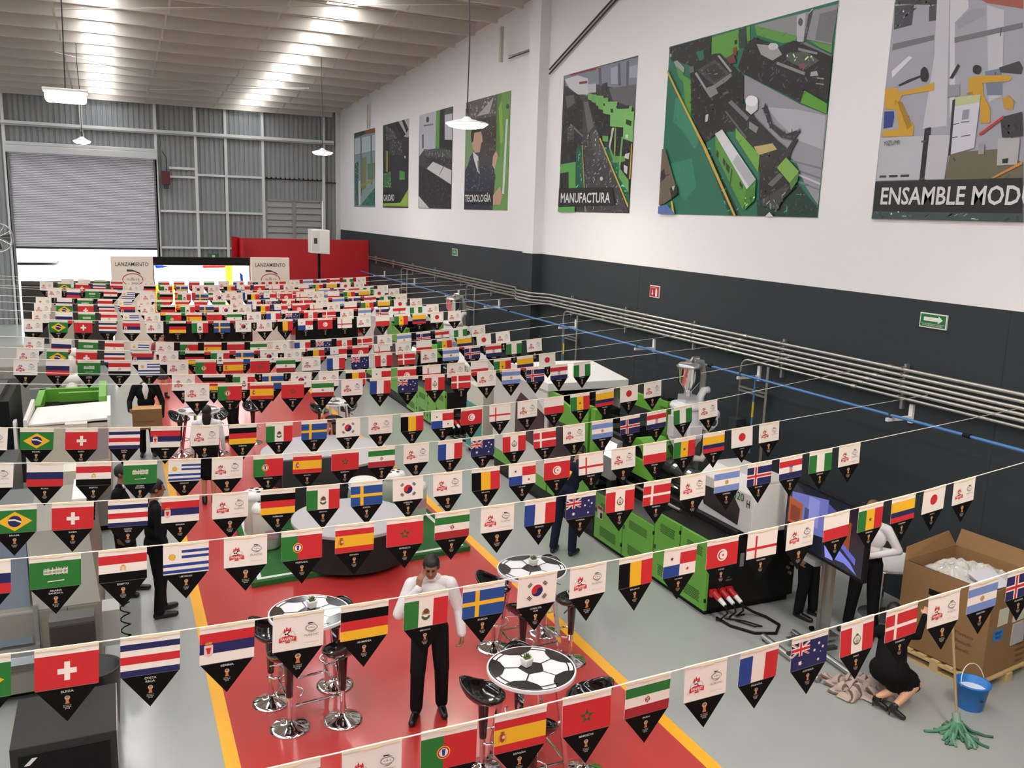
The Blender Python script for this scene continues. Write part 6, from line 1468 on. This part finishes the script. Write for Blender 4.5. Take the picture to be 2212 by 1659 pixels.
# 8. man in white shirt behind the television
b = Body().torso('top', 'leg', wide=1.05, fat=1.1)
b.leg((-.09, 0, .93), (-.12, -.02, .50), (-.17, .02, .10), (-.2, -.16, .035)); b.leg((.09, 0, .93), (.12, -.03, .50), (.15, .0, .10), (.19, -.17, .035))
b.arm((.185, 0, 1.40), (.33, .04, 1.16), (.1, -.2, 1.1), r=(.062, .05, .048, .036)); b.hand((.1, -.2, 1.1), (-1, -.3, 0), (0, 0, -1), 1, .4)
b.arm((-.185, 0, 1.40), (-.27, -.02, 1.15), (-.1, -.25, 1.15), r=(.062, .05, .048, .036)); b.hand((-.1, -.25, 1.15), (.5, -1, 0), (0, 0, -1), -1, .4)
b.cap((-.055, 0, .98), (.055, 0, .98), .114, .114, 'leg'); b.head((0, -.04, 1.62), pitch=.3)
human('person', 'brown-haired man in a white shirt standing behind the television', (8.32, 7.45, 0), -1.15, b, {'top': SHIRT, 'leg': TRS, 'skin': SK_L, 'shoe': SHOE, 'eye': EYE, 'lip': LIP, 'hair': HAIRB}, HAIRB)
# 9. man in a black suit hidden behind the television
b = suit_body(Body()); [std_arm(b, q, out=.28) for q in (-1, 1)]; b.ell((0, .03, .84), (.19, .145, .2), 'top')
b.leg((-.09, 0, .93), (-.1, -.02, .50), (-.1, .02, .10), (-.12, -.17, .035)); b.leg((.09, 0, .93), (.1, -.04, .50), (.11, -.06, .10), (.13, -.23, .035))
b.head((0, -.03, 1.6), pitch=.2)
human('person', 'man in a long black suit jacket standing right behind the television stand', (7.98, 8.08, 0), .3, b, MS, HAIR)
# 10. woman in a black dress crouching by the carton, reaching toward it
b = Body()
b.ell((0, .0, .40), (.18, .2, .18), 'top'); b.cap((0, .02, .44), (.17, .17, .66), .16, .145, 'top'); b.cap((.06, .24, .72), (.28, .12, .70), .075, .07, 'top'); b.cap((.2, .22, .73), (.26, .27, .79), .05, .048, 'skin')
b.cap((-.06, .06, .40), (.1, -.1, .24), .14, .1, 'top'); b.cap((.07, .08, .38), (.26, -.02, .26), .13, .1, 'top'); b.cap((.0, -.06, .3), (.2, -.1, .26), .11, .1, 'top')
b.arm((.28, .12, .70), (.46, .1, .66), (.6, .16, .84), 'top', (.05, .042, .04, .032)); b.hand((.6, .16, .84), (.6, .3, .5), (0, .4, -.8), -1, .35, sc=.9)
b.arm((.05, .26, .70), (.1, .46, .58), (.26, .56, .52), 'top', (.05, .042, .04, .032)); b.hand((.26, .56, .52), (.8, .5, -.1), (0, 0, -1), 1, .35, sc=.9)
b.cap((.22, -.14, .27), (-.12, -.2, .13), .058, .034, 'skin'); b.cap((.06, -.08, .24), (-.15, -.01, .14), .056, .034, 'skin')
for ax, ay, dx, dy in ((-.12, -.2, .5, -.86), (-.15, -.01, .5, -.86)):
    b.cap((ax, ay, .13), (ax-.03*dx, ay-.03*dy, .10), .036, .032, 'shoe'); b.cap((ax-.03*dx, ay-.03*dy, .085), (ax+.09*dx, ay+.09*dy, .03), .036, .028, 'shoe'); b.cap((ax-.045*dx, ay-.045*dy, .08), (ax-.05*dx, ay-.05*dy, .01), .014, .009, 'shoe')
b.head((.3, .31, .87), pitch=.45, yaw=2.1, sc=.95)
human('person', 'woman in a black dress and high heels crouching beside the cardboard bulk box', (7.3, 6.07, .0), 0, b, {'top': DRESS, 'skin': SK_L, 'shoe': SHOE, 'eye': EYE, 'lip': LIP, 'hair': HAIR}, HAIR, hairlen=.03, vox=.008)
# ------------------------------------------------------------------ stage, banners, red booth at the far end
SY = 30.0
sg = thing('stage_front', 'black draped stage front below the lit screen', 'stage', (2.7, SY, 0))
MB().box((-1.5, 0, 0), (1.5, 1.6, 1.55), BLKM).build('drape', sg)
ls = thing('led_screen', 'wide glowing screen in a black surround on the stage', 'screen', (2.7, SY+.2, 1.55))
MB().box((-1.48, .05, 0), (1.48, .3, 1.76), BLKM).build('surround', ls)
WS = mat('screen_white_light', (255, 255, 255), .3, emit=7.0)
px = MB().box((-1.46, .03, .02), (1.46, .045, 1.5), WS).build('lit_panel', ls)
pb = MB(); i = 0
for c, e, pts in (((255, 170, 40), 4, [(-1.46, .5), (-.9, .55), (-.9, .85), (-1.46, .9)]), ((255, 120, 40), 4, [(-1.46, .02), (-1.2, .02), (-1.25, .6), (-1.46, .6)]), ((255, 190, 50), 4, [(.72, .02), (.9, .02), (.92, 1.5), (.7, 1.5)]), ((255, 140, 50), 4, [(.3, .02), (.45, .02), (.45, .35), (.3, .35)]), ((40, 70, 200), 2, [(-1.4, 1.4), (-1.0, 1.45), (-1.2, 1.5), (-1.46, 1.5)]), ((60, 90, 200), 2, [(.95, .9), (1.2, .92), (1.2, 1.0), (.95, 1.0)]), ((40, 60, 150), 1, [(1.2, .4), (1.28, .4), (1.25, 1.2), (1.15, 1.3)]), ((230, 40, 30), 3, [(0, 1.42), (.7, 1.44), (.7, 1.5), (0, 1.5)]), ((200, 40, 120), 3, [(-1.2, .02), (-.3, .02), (-.3, .2), (-1.2, .2)]), ((255, 150, 60), 4, [(-.9, .02), (-.75, .02), (-.75, .4), (-.9, .4)])):
    i += 1; pb.poly([(x, .03-.0006*i, z) for x, z in pts], mat('stage_light_%d_%d_%d' % c, c, .3, emit=e))
pb.build('video_picture', px, fix=False)
def banner(x0, x1, label):
    t = thing('launch_banner', label, 'banner', ((x0+x1)/2, SY-.05, 0), 0, 'launch banners beside the screen'); w_ = x1-x0
    MB().box((-w_/2, 0, .0), (w_/2, .12, 3.34), mat('banner_cream', (226, 220, 206), .6)).build('board', t)
    b = MB(); b.text('LANZAMIENTO', (0, -.004, 3.1), (1, 0, 0), (0, 0, 1), DKG, width=w_*.78, height=.12, bold=.006)
    zc = 2.62; rx = w_*.25
    for k in range(40):
        a0, a1 = R_(9*k), R_(9*k+9.5)
        b.poly([(rx*math.cos(a0), -.004, zc+.2*math.sin(a0)), (rx*math.cos(a1), -.004, zc+.2*math.sin(a1)), ((rx-.025)*math.cos(a1), -.004, zc+.175*math.sin(a1)), ((rx-.025)*math.cos(a0), -.004, zc+.175*math.sin(a0))], col((190, 60, 60)))
    b.poly([(-.16, -.004, zc+.25), (-.16, -.004, zc+.32), (0, -.004, zc+.31), (.2, -.004, zc+.22), (.26, -.004, zc+.15), (.05, -.004, zc+.25)], DKG)
    b.text('a&q', (0, -.004, zc), (1, 0, 0), (0, 0, 1), col((150, 140, 134)), width=.36, height=.14)
    b.text('PLASTIC', (0, -.004, 2.2), (1, 0, 0), (0, 0, 1), DKG, width=.6, height=.1)
    b.build('print', t, fix=False)
banner(-.01, 1.2, 'cream LANZAMIENTO banner beside the roller shutter opening'); banner(4.18, 5.42, 'cream LANZAMIENTO banner in front of the red booth wall')
rb = thing('red_booth', 'red partition booth against the charcoal wall at the far end', 'booth', (0, 35.3, 0))
MB().box((4.6, 0, 0), (9.58, .12, 3.78), REDP).build('front_wall', rb); MB().box((4.48, -.6, 0), (4.6, .12, 3.8), REDP).build('return_wall', rb)
MB().hexa([(4.18, -.4, 0), (4.6, 0, 0), (4.62, .1, 0), (4.2, -.3, 0)], [(4.18, -.4, 3.86), (4.6, 0, 3.78), (4.62, .1, 3.78), (4.2, -.3, 3.86)], REDP).build('splay_wall', rb)
sk = thing('pole_speaker', 'white loudspeaker box on a black pole before the red booth', 'speaker', (6.85, 32.0, 0))
MB().hexa([(-.33, -.3, 3.42), (.33, -.3, 3.38), (.33, .3, 3.38), (-.33, .3, 3.42)], [(-.33, -.3, 4.26), (.33, -.3, 4.24), (.33, .3, 4.24), (-.33, .3, 4.26)], WHT).build('cabinet', sk, bevel=.02)
MB().box((-.31, -.31, 3.5), (-.04, -.3, 4.2), col((206, 204, 200))).build('horn_face', sk); MB().box((-.24, -.315, 3.75), (-.12, -.31, 3.95), DKG).build('horn', sk)
MB().cyl((0, 0, 0), (0, 0, 3.4), .05, BLKM).build('pole', sk); MB().lathe([(.4, 0), (.4, .03), (.06, .08)], BLKM, n=24).build('base', sk)
bt = thing('black_backdrop', 'black draped backdrop standing between the banner and the charcoal wall', 'backdrop', (6.5, 29.4, 0)); MB().box((-1.0, 0, 0), (1.1, .1, 1.62), BLKM).build('drape', bt); MB().cyl((-1.0, .05, 1.63), (1.1, .05, 1.63), .025, DKG).build('rail', bt)
ml = thing('moving_head_light', 'small black stage light on the edge of the glowing screen', 'lamp', (4.05, 29.6, 2.2))
MB().lathe([(.1, 0), (.12, .08), (.1, .22), (.05, .26)], BLKM, n=16).build('head', ml); MB().box((-.12, -.06, -.12), (.12, .06, .02), BLKM).build('yoke', ml); MB().cyl((0, 0, -2.2), (0, 0, -.1), .025, BLKM).build('stand', ml)
MB().lathe([(.07, 0), (.07, .01)], mat('white_spot', (255, 255, 255), .3, emit=6), c=(0, -.02, -.015), n=12).build('lens', ml)
# dark partition beside the shutter and pale board
dp = thing('dark_partition', 'dark brown freestanding partition in front of the roller shutter opening', 'partition', (-1.25, 29.6, 0))
MB().box((-1.2, 0, 0), (1.2, .1, 2.55), mat('brown_partition', (46, 42, 38), .5)).build('panel', dp); MB().box((-1.2, -.02, 2.5), (1.2, .12, 2.6), col((70, 66, 60))).build('top_rail', dp)
bd = thing('beige_board', 'beige upright board leaning before the dark partition', 'board', (-1.35, 27.0, 0)); MB().box((-.3, 0, 0), (.32, .06, 2.2), col((176, 168, 150))).build('panel', bd); MB().box((-.4, -.05, 0), (.4, .15, .05), GRY).build('foot', bd)
# grey machines down the left side
def cabinet_machine(name, label, loc, sx, sy, sz, m_, extra=None):
    t = thing(name, label, 'machine', loc)
    MB().box((0, 0, .06), (sx, sy, sz), m_).build('housing', t, bevel=.02); MB().box((.03, .03, 0), (sx-.03, sy-.03, .06), BLKM).build('plinth', t)
    if extra: extra(t)
    return t
BG = mat('beige_grey_enamel', (134, 130, 120), .4)
def ex1(t):
    for k in range(3): MB().box((.25+k*1.1, -.012, .25), (1.2+k*1.1, 0, 1.15), col((122, 120, 112), .4)).build('access_door', t)
    MB().box((.2, .2, 1.3), (1.2, 1.6, 1.55), col((150, 150, 142), .4)).build('top_housing', t)
cabinet_machine('grey_machine', 'long beige grey machine in front of the dark partition', (-4.6, 22.2, 0), 3.6, 3.4, 1.3, BG, ex1)
# machine with white lid and lime frame
mw = thing('lidded_machine', 'moulding machine with a sloping white lid and lime green frame', 'machine', (0, 0, 0))
MB().box((-1.25, 14.2, .1), (-.16, 18.0, 1.05), BG).build('base', mw, bevel=.02); MB().box((-1.2, 14.3, 0), (-.2, 17.9, .1), BLKM).build('plinth', mw)
ld = MB().hexa([(-1.25, 14.5, 1.66), (-.14, 14.5, 1.7), (-.16, 15.95, 1.66), (-1.22, 15.9, 1.62)], [(-1.25, 14.5, 1.7), (-.14, 14.5, 1.74), (-.16, 15.95, 1.7), (-1.22, 15.9, 1.66)], WHT).build('white_lid', mw, bevel=.01)
for x in (-1.3, -.17): MB().box((x, 14.45, 1.6), (x+.05, 16.0, 1.78), WHT).build('lid_rail', ld)
MB().box((-.75, 14.35, 1.6), (-.45, 14.55, 1.7), col((206, 200, 190))).build('lid_bracket', ld)
MB().box((-1.25, 14.5, 1.05), (-.16, 14.56, 1.66), col((206, 196, 178))).build('front_guard', mw)
MB().box((-.5, 14.48, 1.1), (-.18, 14.5, 1.6), col((160, 150, 150))).build('grey_hatch', mw)
for lo, hi, nm in (((-1.27, 15.95, 1.5), (-1.17, 17.4, 1.68), 'side_rail'), ((-.3, 15.95, 1.5), (-.18, 17.4, 1.78), 'side_rail'), ((-1.27, 17.3, 1.4), (-.18, 17.42, 1.68), 'end_rail'), ((-.95, 17.0, 1.5), (-.3, 17.1, 1.66), 'cross_rail')): MB().box(lo, hi, GRN).build(nm, mw)
MB().box((-1.2, 15.9, 1.05), (-.2, 17.3, 1.45), BLKM).build('clamp_pit', mw)
for x in (-1.0, -.45): MB().cyl((x, 15.9, 1.4), (x, 17.3, 1.4), .05, CHROME).build('tie_bar', mw)
# white robot arm behind it
ra = thing('robot_arm', 'white articulated robot arm on a grey pedestal', 'robot', (-.85, 19.2, 0))
RW = mat('robot_white', (214, 210, 202), .4)
MB().box((-.5, -.4, 0), (.5, .6, .7), GRY).build('pedestal', ra, bevel=.02); MB().lathe([(.22, .7), (.24, .75), (.22, .95), (.17, 1.0)], RW, n=24).build('base_joint', ra)
MB().tube([(0, 0, .95), (0, -.05, 1.2), (.03, -.02, 1.45)], .14, RW, n=16).build('lower_arm', ra, smooth=True); MB().cyl((-.16, -.02, 1.5), (.2, -.02, 1.5), .14, RW, n=20).build('elbow', ra)
MB().tube([(.03, -.02, 1.5), (.05, .02, 1.8), (.02, .0, 2.0)], .1, RW, n=14).build('upper_arm', ra, smooth=True); MB().cyl((-.1, 0, 2.03), (.14, 0, 2.03), .1, RW, n=18).build('wrist', ra)
MB().cyl((-.12, -.5, .78), (-.02, -.5, .78), .13, BLKM, n=18).build('hose_reel', ra); MB().tube([(.1, -.1, 1.0), (.3, -.3, .9), (.2, -.5, .75)], .025, BLKM).build('cable', ra)
# black control cabinet and its panels at the left edge
bc_ = thing('black_control_cabinet', 'tall black control cabinet beside the machine with the white lid', 'cabinet', (-2.1, 14.6, 0))
MB().box((0, 0, .08), (.62, 1.9, 2.05), BLKM).build('cabinet', bc_, bevel=.01); MB().box((.03, .03, 0), (.59, 1.87, .08), DKG).build('plinth', bc_)
MB().box((.66, -.1, 1.0), (.7, .1, 1.75), WHT).build('white_door_edge', bc_); MB().box((.1, .1, 2.05), (.5, 1.4, 2.12), DKG).build('top_vent', bc_)
wc = thing('wall_control_box', 'grey control box with a dark display on a stand by the robot', 'control box', (-1.35, 18.6, 0)); MB().box((-.18, 0, .95), (.18, .12, 1.45), col((120, 122, 122))).build('box', wc, bevel=.01); MB().box((-.12, -.006, 1.0), (.12, 0, 1.15), col((40, 44, 70))).build('display', wc); MB().box((-.06, .02, 0), (.06, .1, .95), GRY).build('stand', wc)
# mid-left grey machine bed behind the visitors
mg = thing('grey_machine_bed', 'dark grey machine bed with fittings and pale end covers', 'machine', (-1.9, 11.95, 0))
MB().box((0, 0, .08), (1.55, 2.1, .95), col((92, 94, 92), .4)).build('bed', mg, bevel=.02); MB().box((.05, .05, 0), (1.5, 2.05, .08), BLKM).build('plinth', mg)
MB().box((.75, -.06, .3), (1.5, .02, 1.05), col((206, 204, 194))).build('pale_cover', mg, bevel=.01); MB().box((.1, .1, .95), (.6, 1.9, 1.5), col((70, 72, 70), .4)).build('dark_housing', mg)
for k in range(5): MB().cyl((.8+.12*k, .5+.2*(k % 2), .95), (.8+.12*k, .5+.2*(k % 2), 1.08), .03, STEEL).build('fitting', mg)
MB().box((1.1, 1.6, .95), (1.5, 2.05, 1.2), col((206, 200, 184))).build('cream_cover', mg); MB().box((1.2, .9, .95), (1.42, 1.2, 1.1), BLKM).build('black_box', mg)
# big beige machine with glass door at the left edge
gm = thing('glass_door_machine', 'large beige grey machine with a glazed sliding door beside the suited visitors', 'machine', (-2.6, 9.0, 0))
MB().box((0, .4, .12), (2.33, 2.5, .95), BG).build('lower_body', gm, bevel=.02)
MB().box((0, .32, .12), (2.2, .42, .32), BG).build('toe_panel', gm)
MB().hexa([(1.72, .4, .95), (2.33, .4, .95), (2.33, 2.5, .95), (1.72, 2.5, .95)], [(1.66, .85, 1.62), (2.24, .85, 1.62), (2.24, 2.45, 1.62), (1.66, 2.45, 1.62)], BG).build('sloped_hood', gm)
MB().hexa([(0, 1.0, .95), (1.72, 1.0, .95), (1.72, 2.5, .95), (0, 2.5, .95)], [(0, 1.0, 1.62), (1.66, 1.0, 1.62), (1.66, 2.45, 1.62), (0, 2.45, 1.62)], col((90, 94, 96), .4)).build('inner_housing', gm)
MB().box((.1, .5, 0), (2.25, 2.4, .12), BLKM).build('plinth', gm)
gl = mat('door_glass', (126, 138, 152), .05, alpha=.6)
for x0 in (.1, .92): MB().hexa([(x0, .37, .62), (x0+.78, .37, .62), (x0+.78, .39, .62), (x0, .39, .62)], [(x0, .80, 1.58), (x0+.74, .80, 1.58), (x0+.74, .83, 1.58), (x0, .83, 1.58)], gl).build('glass_door', gm)
for k in range(4): MB().box((1.0+.15*k, .98, 1.0+.12*k), (1.12+.15*k, .995, 1.09+.12*k), col((206, 212, 222), .3)).build('pale_block', gm)  # small pale blocks behind the glass
MB().box((.05, .34, .5), (1.76, .40, .6), STEEL).build('door_sill', gm); MB().box((1.72, .38, .5), (1.76, .42, 1.0), STEEL).build('door_stile', gm)
MB().box((1.2, .33, .42), (1.7, .36, .5), col((200, 214, 220), .2)).build('pale_tray', gm); MB().box((.95, .325, .42), (1.05, .345, .6), BLKM).build('door_handle', gm)  # pale tray under the door sill
MB().box((2.02, .397, .14), (2.026, .4, .94), DKG).build('panel_seam', gm)
MB().box((2.1, .95, 1.62), (2.24, 1.7, 1.9), WHT).build('white_side_rack', gm)
for k in range(5): MB().cyl((2.27, 1.0+.13*k, 1.64), (2.27, 1.0+.13*k, 1.9), .04, BLK).build('rack_roller', gm)
MB().box((2.33, .6, .35), (2.5, .9, .75), col((176, 176, 170), .3)).build('clear_tray', gm)
cc = thing('coiled_cable', 'black coiled cable hanging to the floor beside the beige machine', 'cable', (-.05, 10.05, 0))
MB().tube([(.05*math.cos(t*.9), .03*math.sin(t*.9), .62-.019*t) for t in range(0, 32)], .008, BLKM, n=6).build('coil', cc, smooth=True)
# small dark terminal and bin, speaker case in front
dt = thing('dark_terminal', 'small dark brown terminal box on a post in front of the beige machine', 'terminal', (-.52, 9.05, 0)); MB().box((-.2, -.1, .5), (.2, .12, .95), col((50, 46, 42))).build('box', dt, bevel=.015); MB().box((-.2, -.1, .95), (.2, .12, 1.0), col((86, 84, 80))).build('cap', dt); MB().box((-.06, -.03, 0), (.06, .05, .5), BLKM).build('post', dt)
bn = thing('black_bin', 'round black waste bin behind the dark speaker case', 'bin', (-.32, 8.62, 0)); MB().lathe([(.17, 0), (.18, .02), (.215, .62), (.225, .64), (.2, .64), (.16, .05), (.001, .05)], mat('bin_plastic', (38, 38, 38), .45), n=30, caps=False).build('body', bn, smooth=True); MB().tube([(.23, .0, .6), (.26, 0, .54), (.24, 0, .47)], .012, GRY).build('hook', bn)
SPK = mat('speaker_case_grey', (44, 45, 44), .6, spec=.25)
sp_ = thing('speaker_case', 'dark grey speaker case with a black recessed front near the aisle', 'speaker', (-.95, 7.48, 0))
MB().box((0, 0, .05), (.8, .82, .6), SPK).build('case', sp_, bevel=.008); MB().box((.06, -.012, .1), (.74, .0, .52), BLKM).build('grille', sp_); MB().prism([(.1, -.016, .44), (.16, -.016, .5), (.2, -.016, .5), (.14, -.016, .44)], (0, .004, 0), WHT).build('badge', sp_)
MB().box((.797, .0, .05), (.804, .82, .6), GRY).build('edge_trim', sp_)
for x in (.08, .72):
    for y in (.08, .74): MB().cyl((x, y, 0), (x, y, .05), .03, BLKM).build('foot', sp_)
cb = MB().tube([(-1.6, 7.95, .012), (-1.2, 7.9, .012), (-.95, 7.88, .012), (-.2, 7.75, .012), (-.08, 7.55, .012), (-.02, 7.3, .012), (.1, 7.0, .012)], .009, col((110, 50, 44)), n=6).build('red_cable'); tag(cb, 'thin dark red cable on the grey floor beside the speaker case', 'cable')
# wall fan and clutter at the left end
fn = thing('wall_fan', 'round silver wall fan on the white column at the far left', 'fan', (-3.0, 30.0, 3.85))
MB().tube([(.42*math.cos(R_(a)), -.1, .42*math.sin(R_(a))) for a in range(0, 360, 15)], .02, STEEL, closed=True).build('guard_ring', fn)
for a in range(0, 360, 30): MB().cyl((.05*math.cos(R_(a)), -.16, .05*math.sin(R_(a))), (.42*math.cos(R_(a)), -.1, .42*math.sin(R_(a))), .006, STEEL, n=5).build('guard_wire', fn)
for a in range(0, 360, 90): MB().hexa([(.05*math.cos(R_(a)), -.06, .05*math.sin(R_(a))), (.36*math.cos(R_(a-18)), -.09, .36*math.sin(R_(a-18))), (.36*math.cos(R_(a+18)), -.05, .36*math.sin(R_(a+18))), (.05*math.cos(R_(a+40)), -.05, .05*math.sin(R_(a+40)))], [(.05*math.cos(R_(a)), -.05, .05*math.sin(R_(a))), (.36*math.cos(R_(a-18)), -.08, .36*math.sin(R_(a-18))), (.36*math.cos(R_(a+18)), -.04, .36*math.sin(R_(a+18))), (.05*math.cos(R_(a+40)), -.04, .05*math.sin(R_(a+40)))], DKG).build('blade', fn)
MB().cyl((0, -.04, 0), (0, .2, 0), .09, DKG).build('motor', fn); MB().box((-.5, .1, -.05), (0, .2, .05), GRY).build('arm', fn)
lc2 = struct(MB().box((-3.75, 30.1, 0), (-3.3, 30.6, 9.5), FRAME).build('trim_3'))
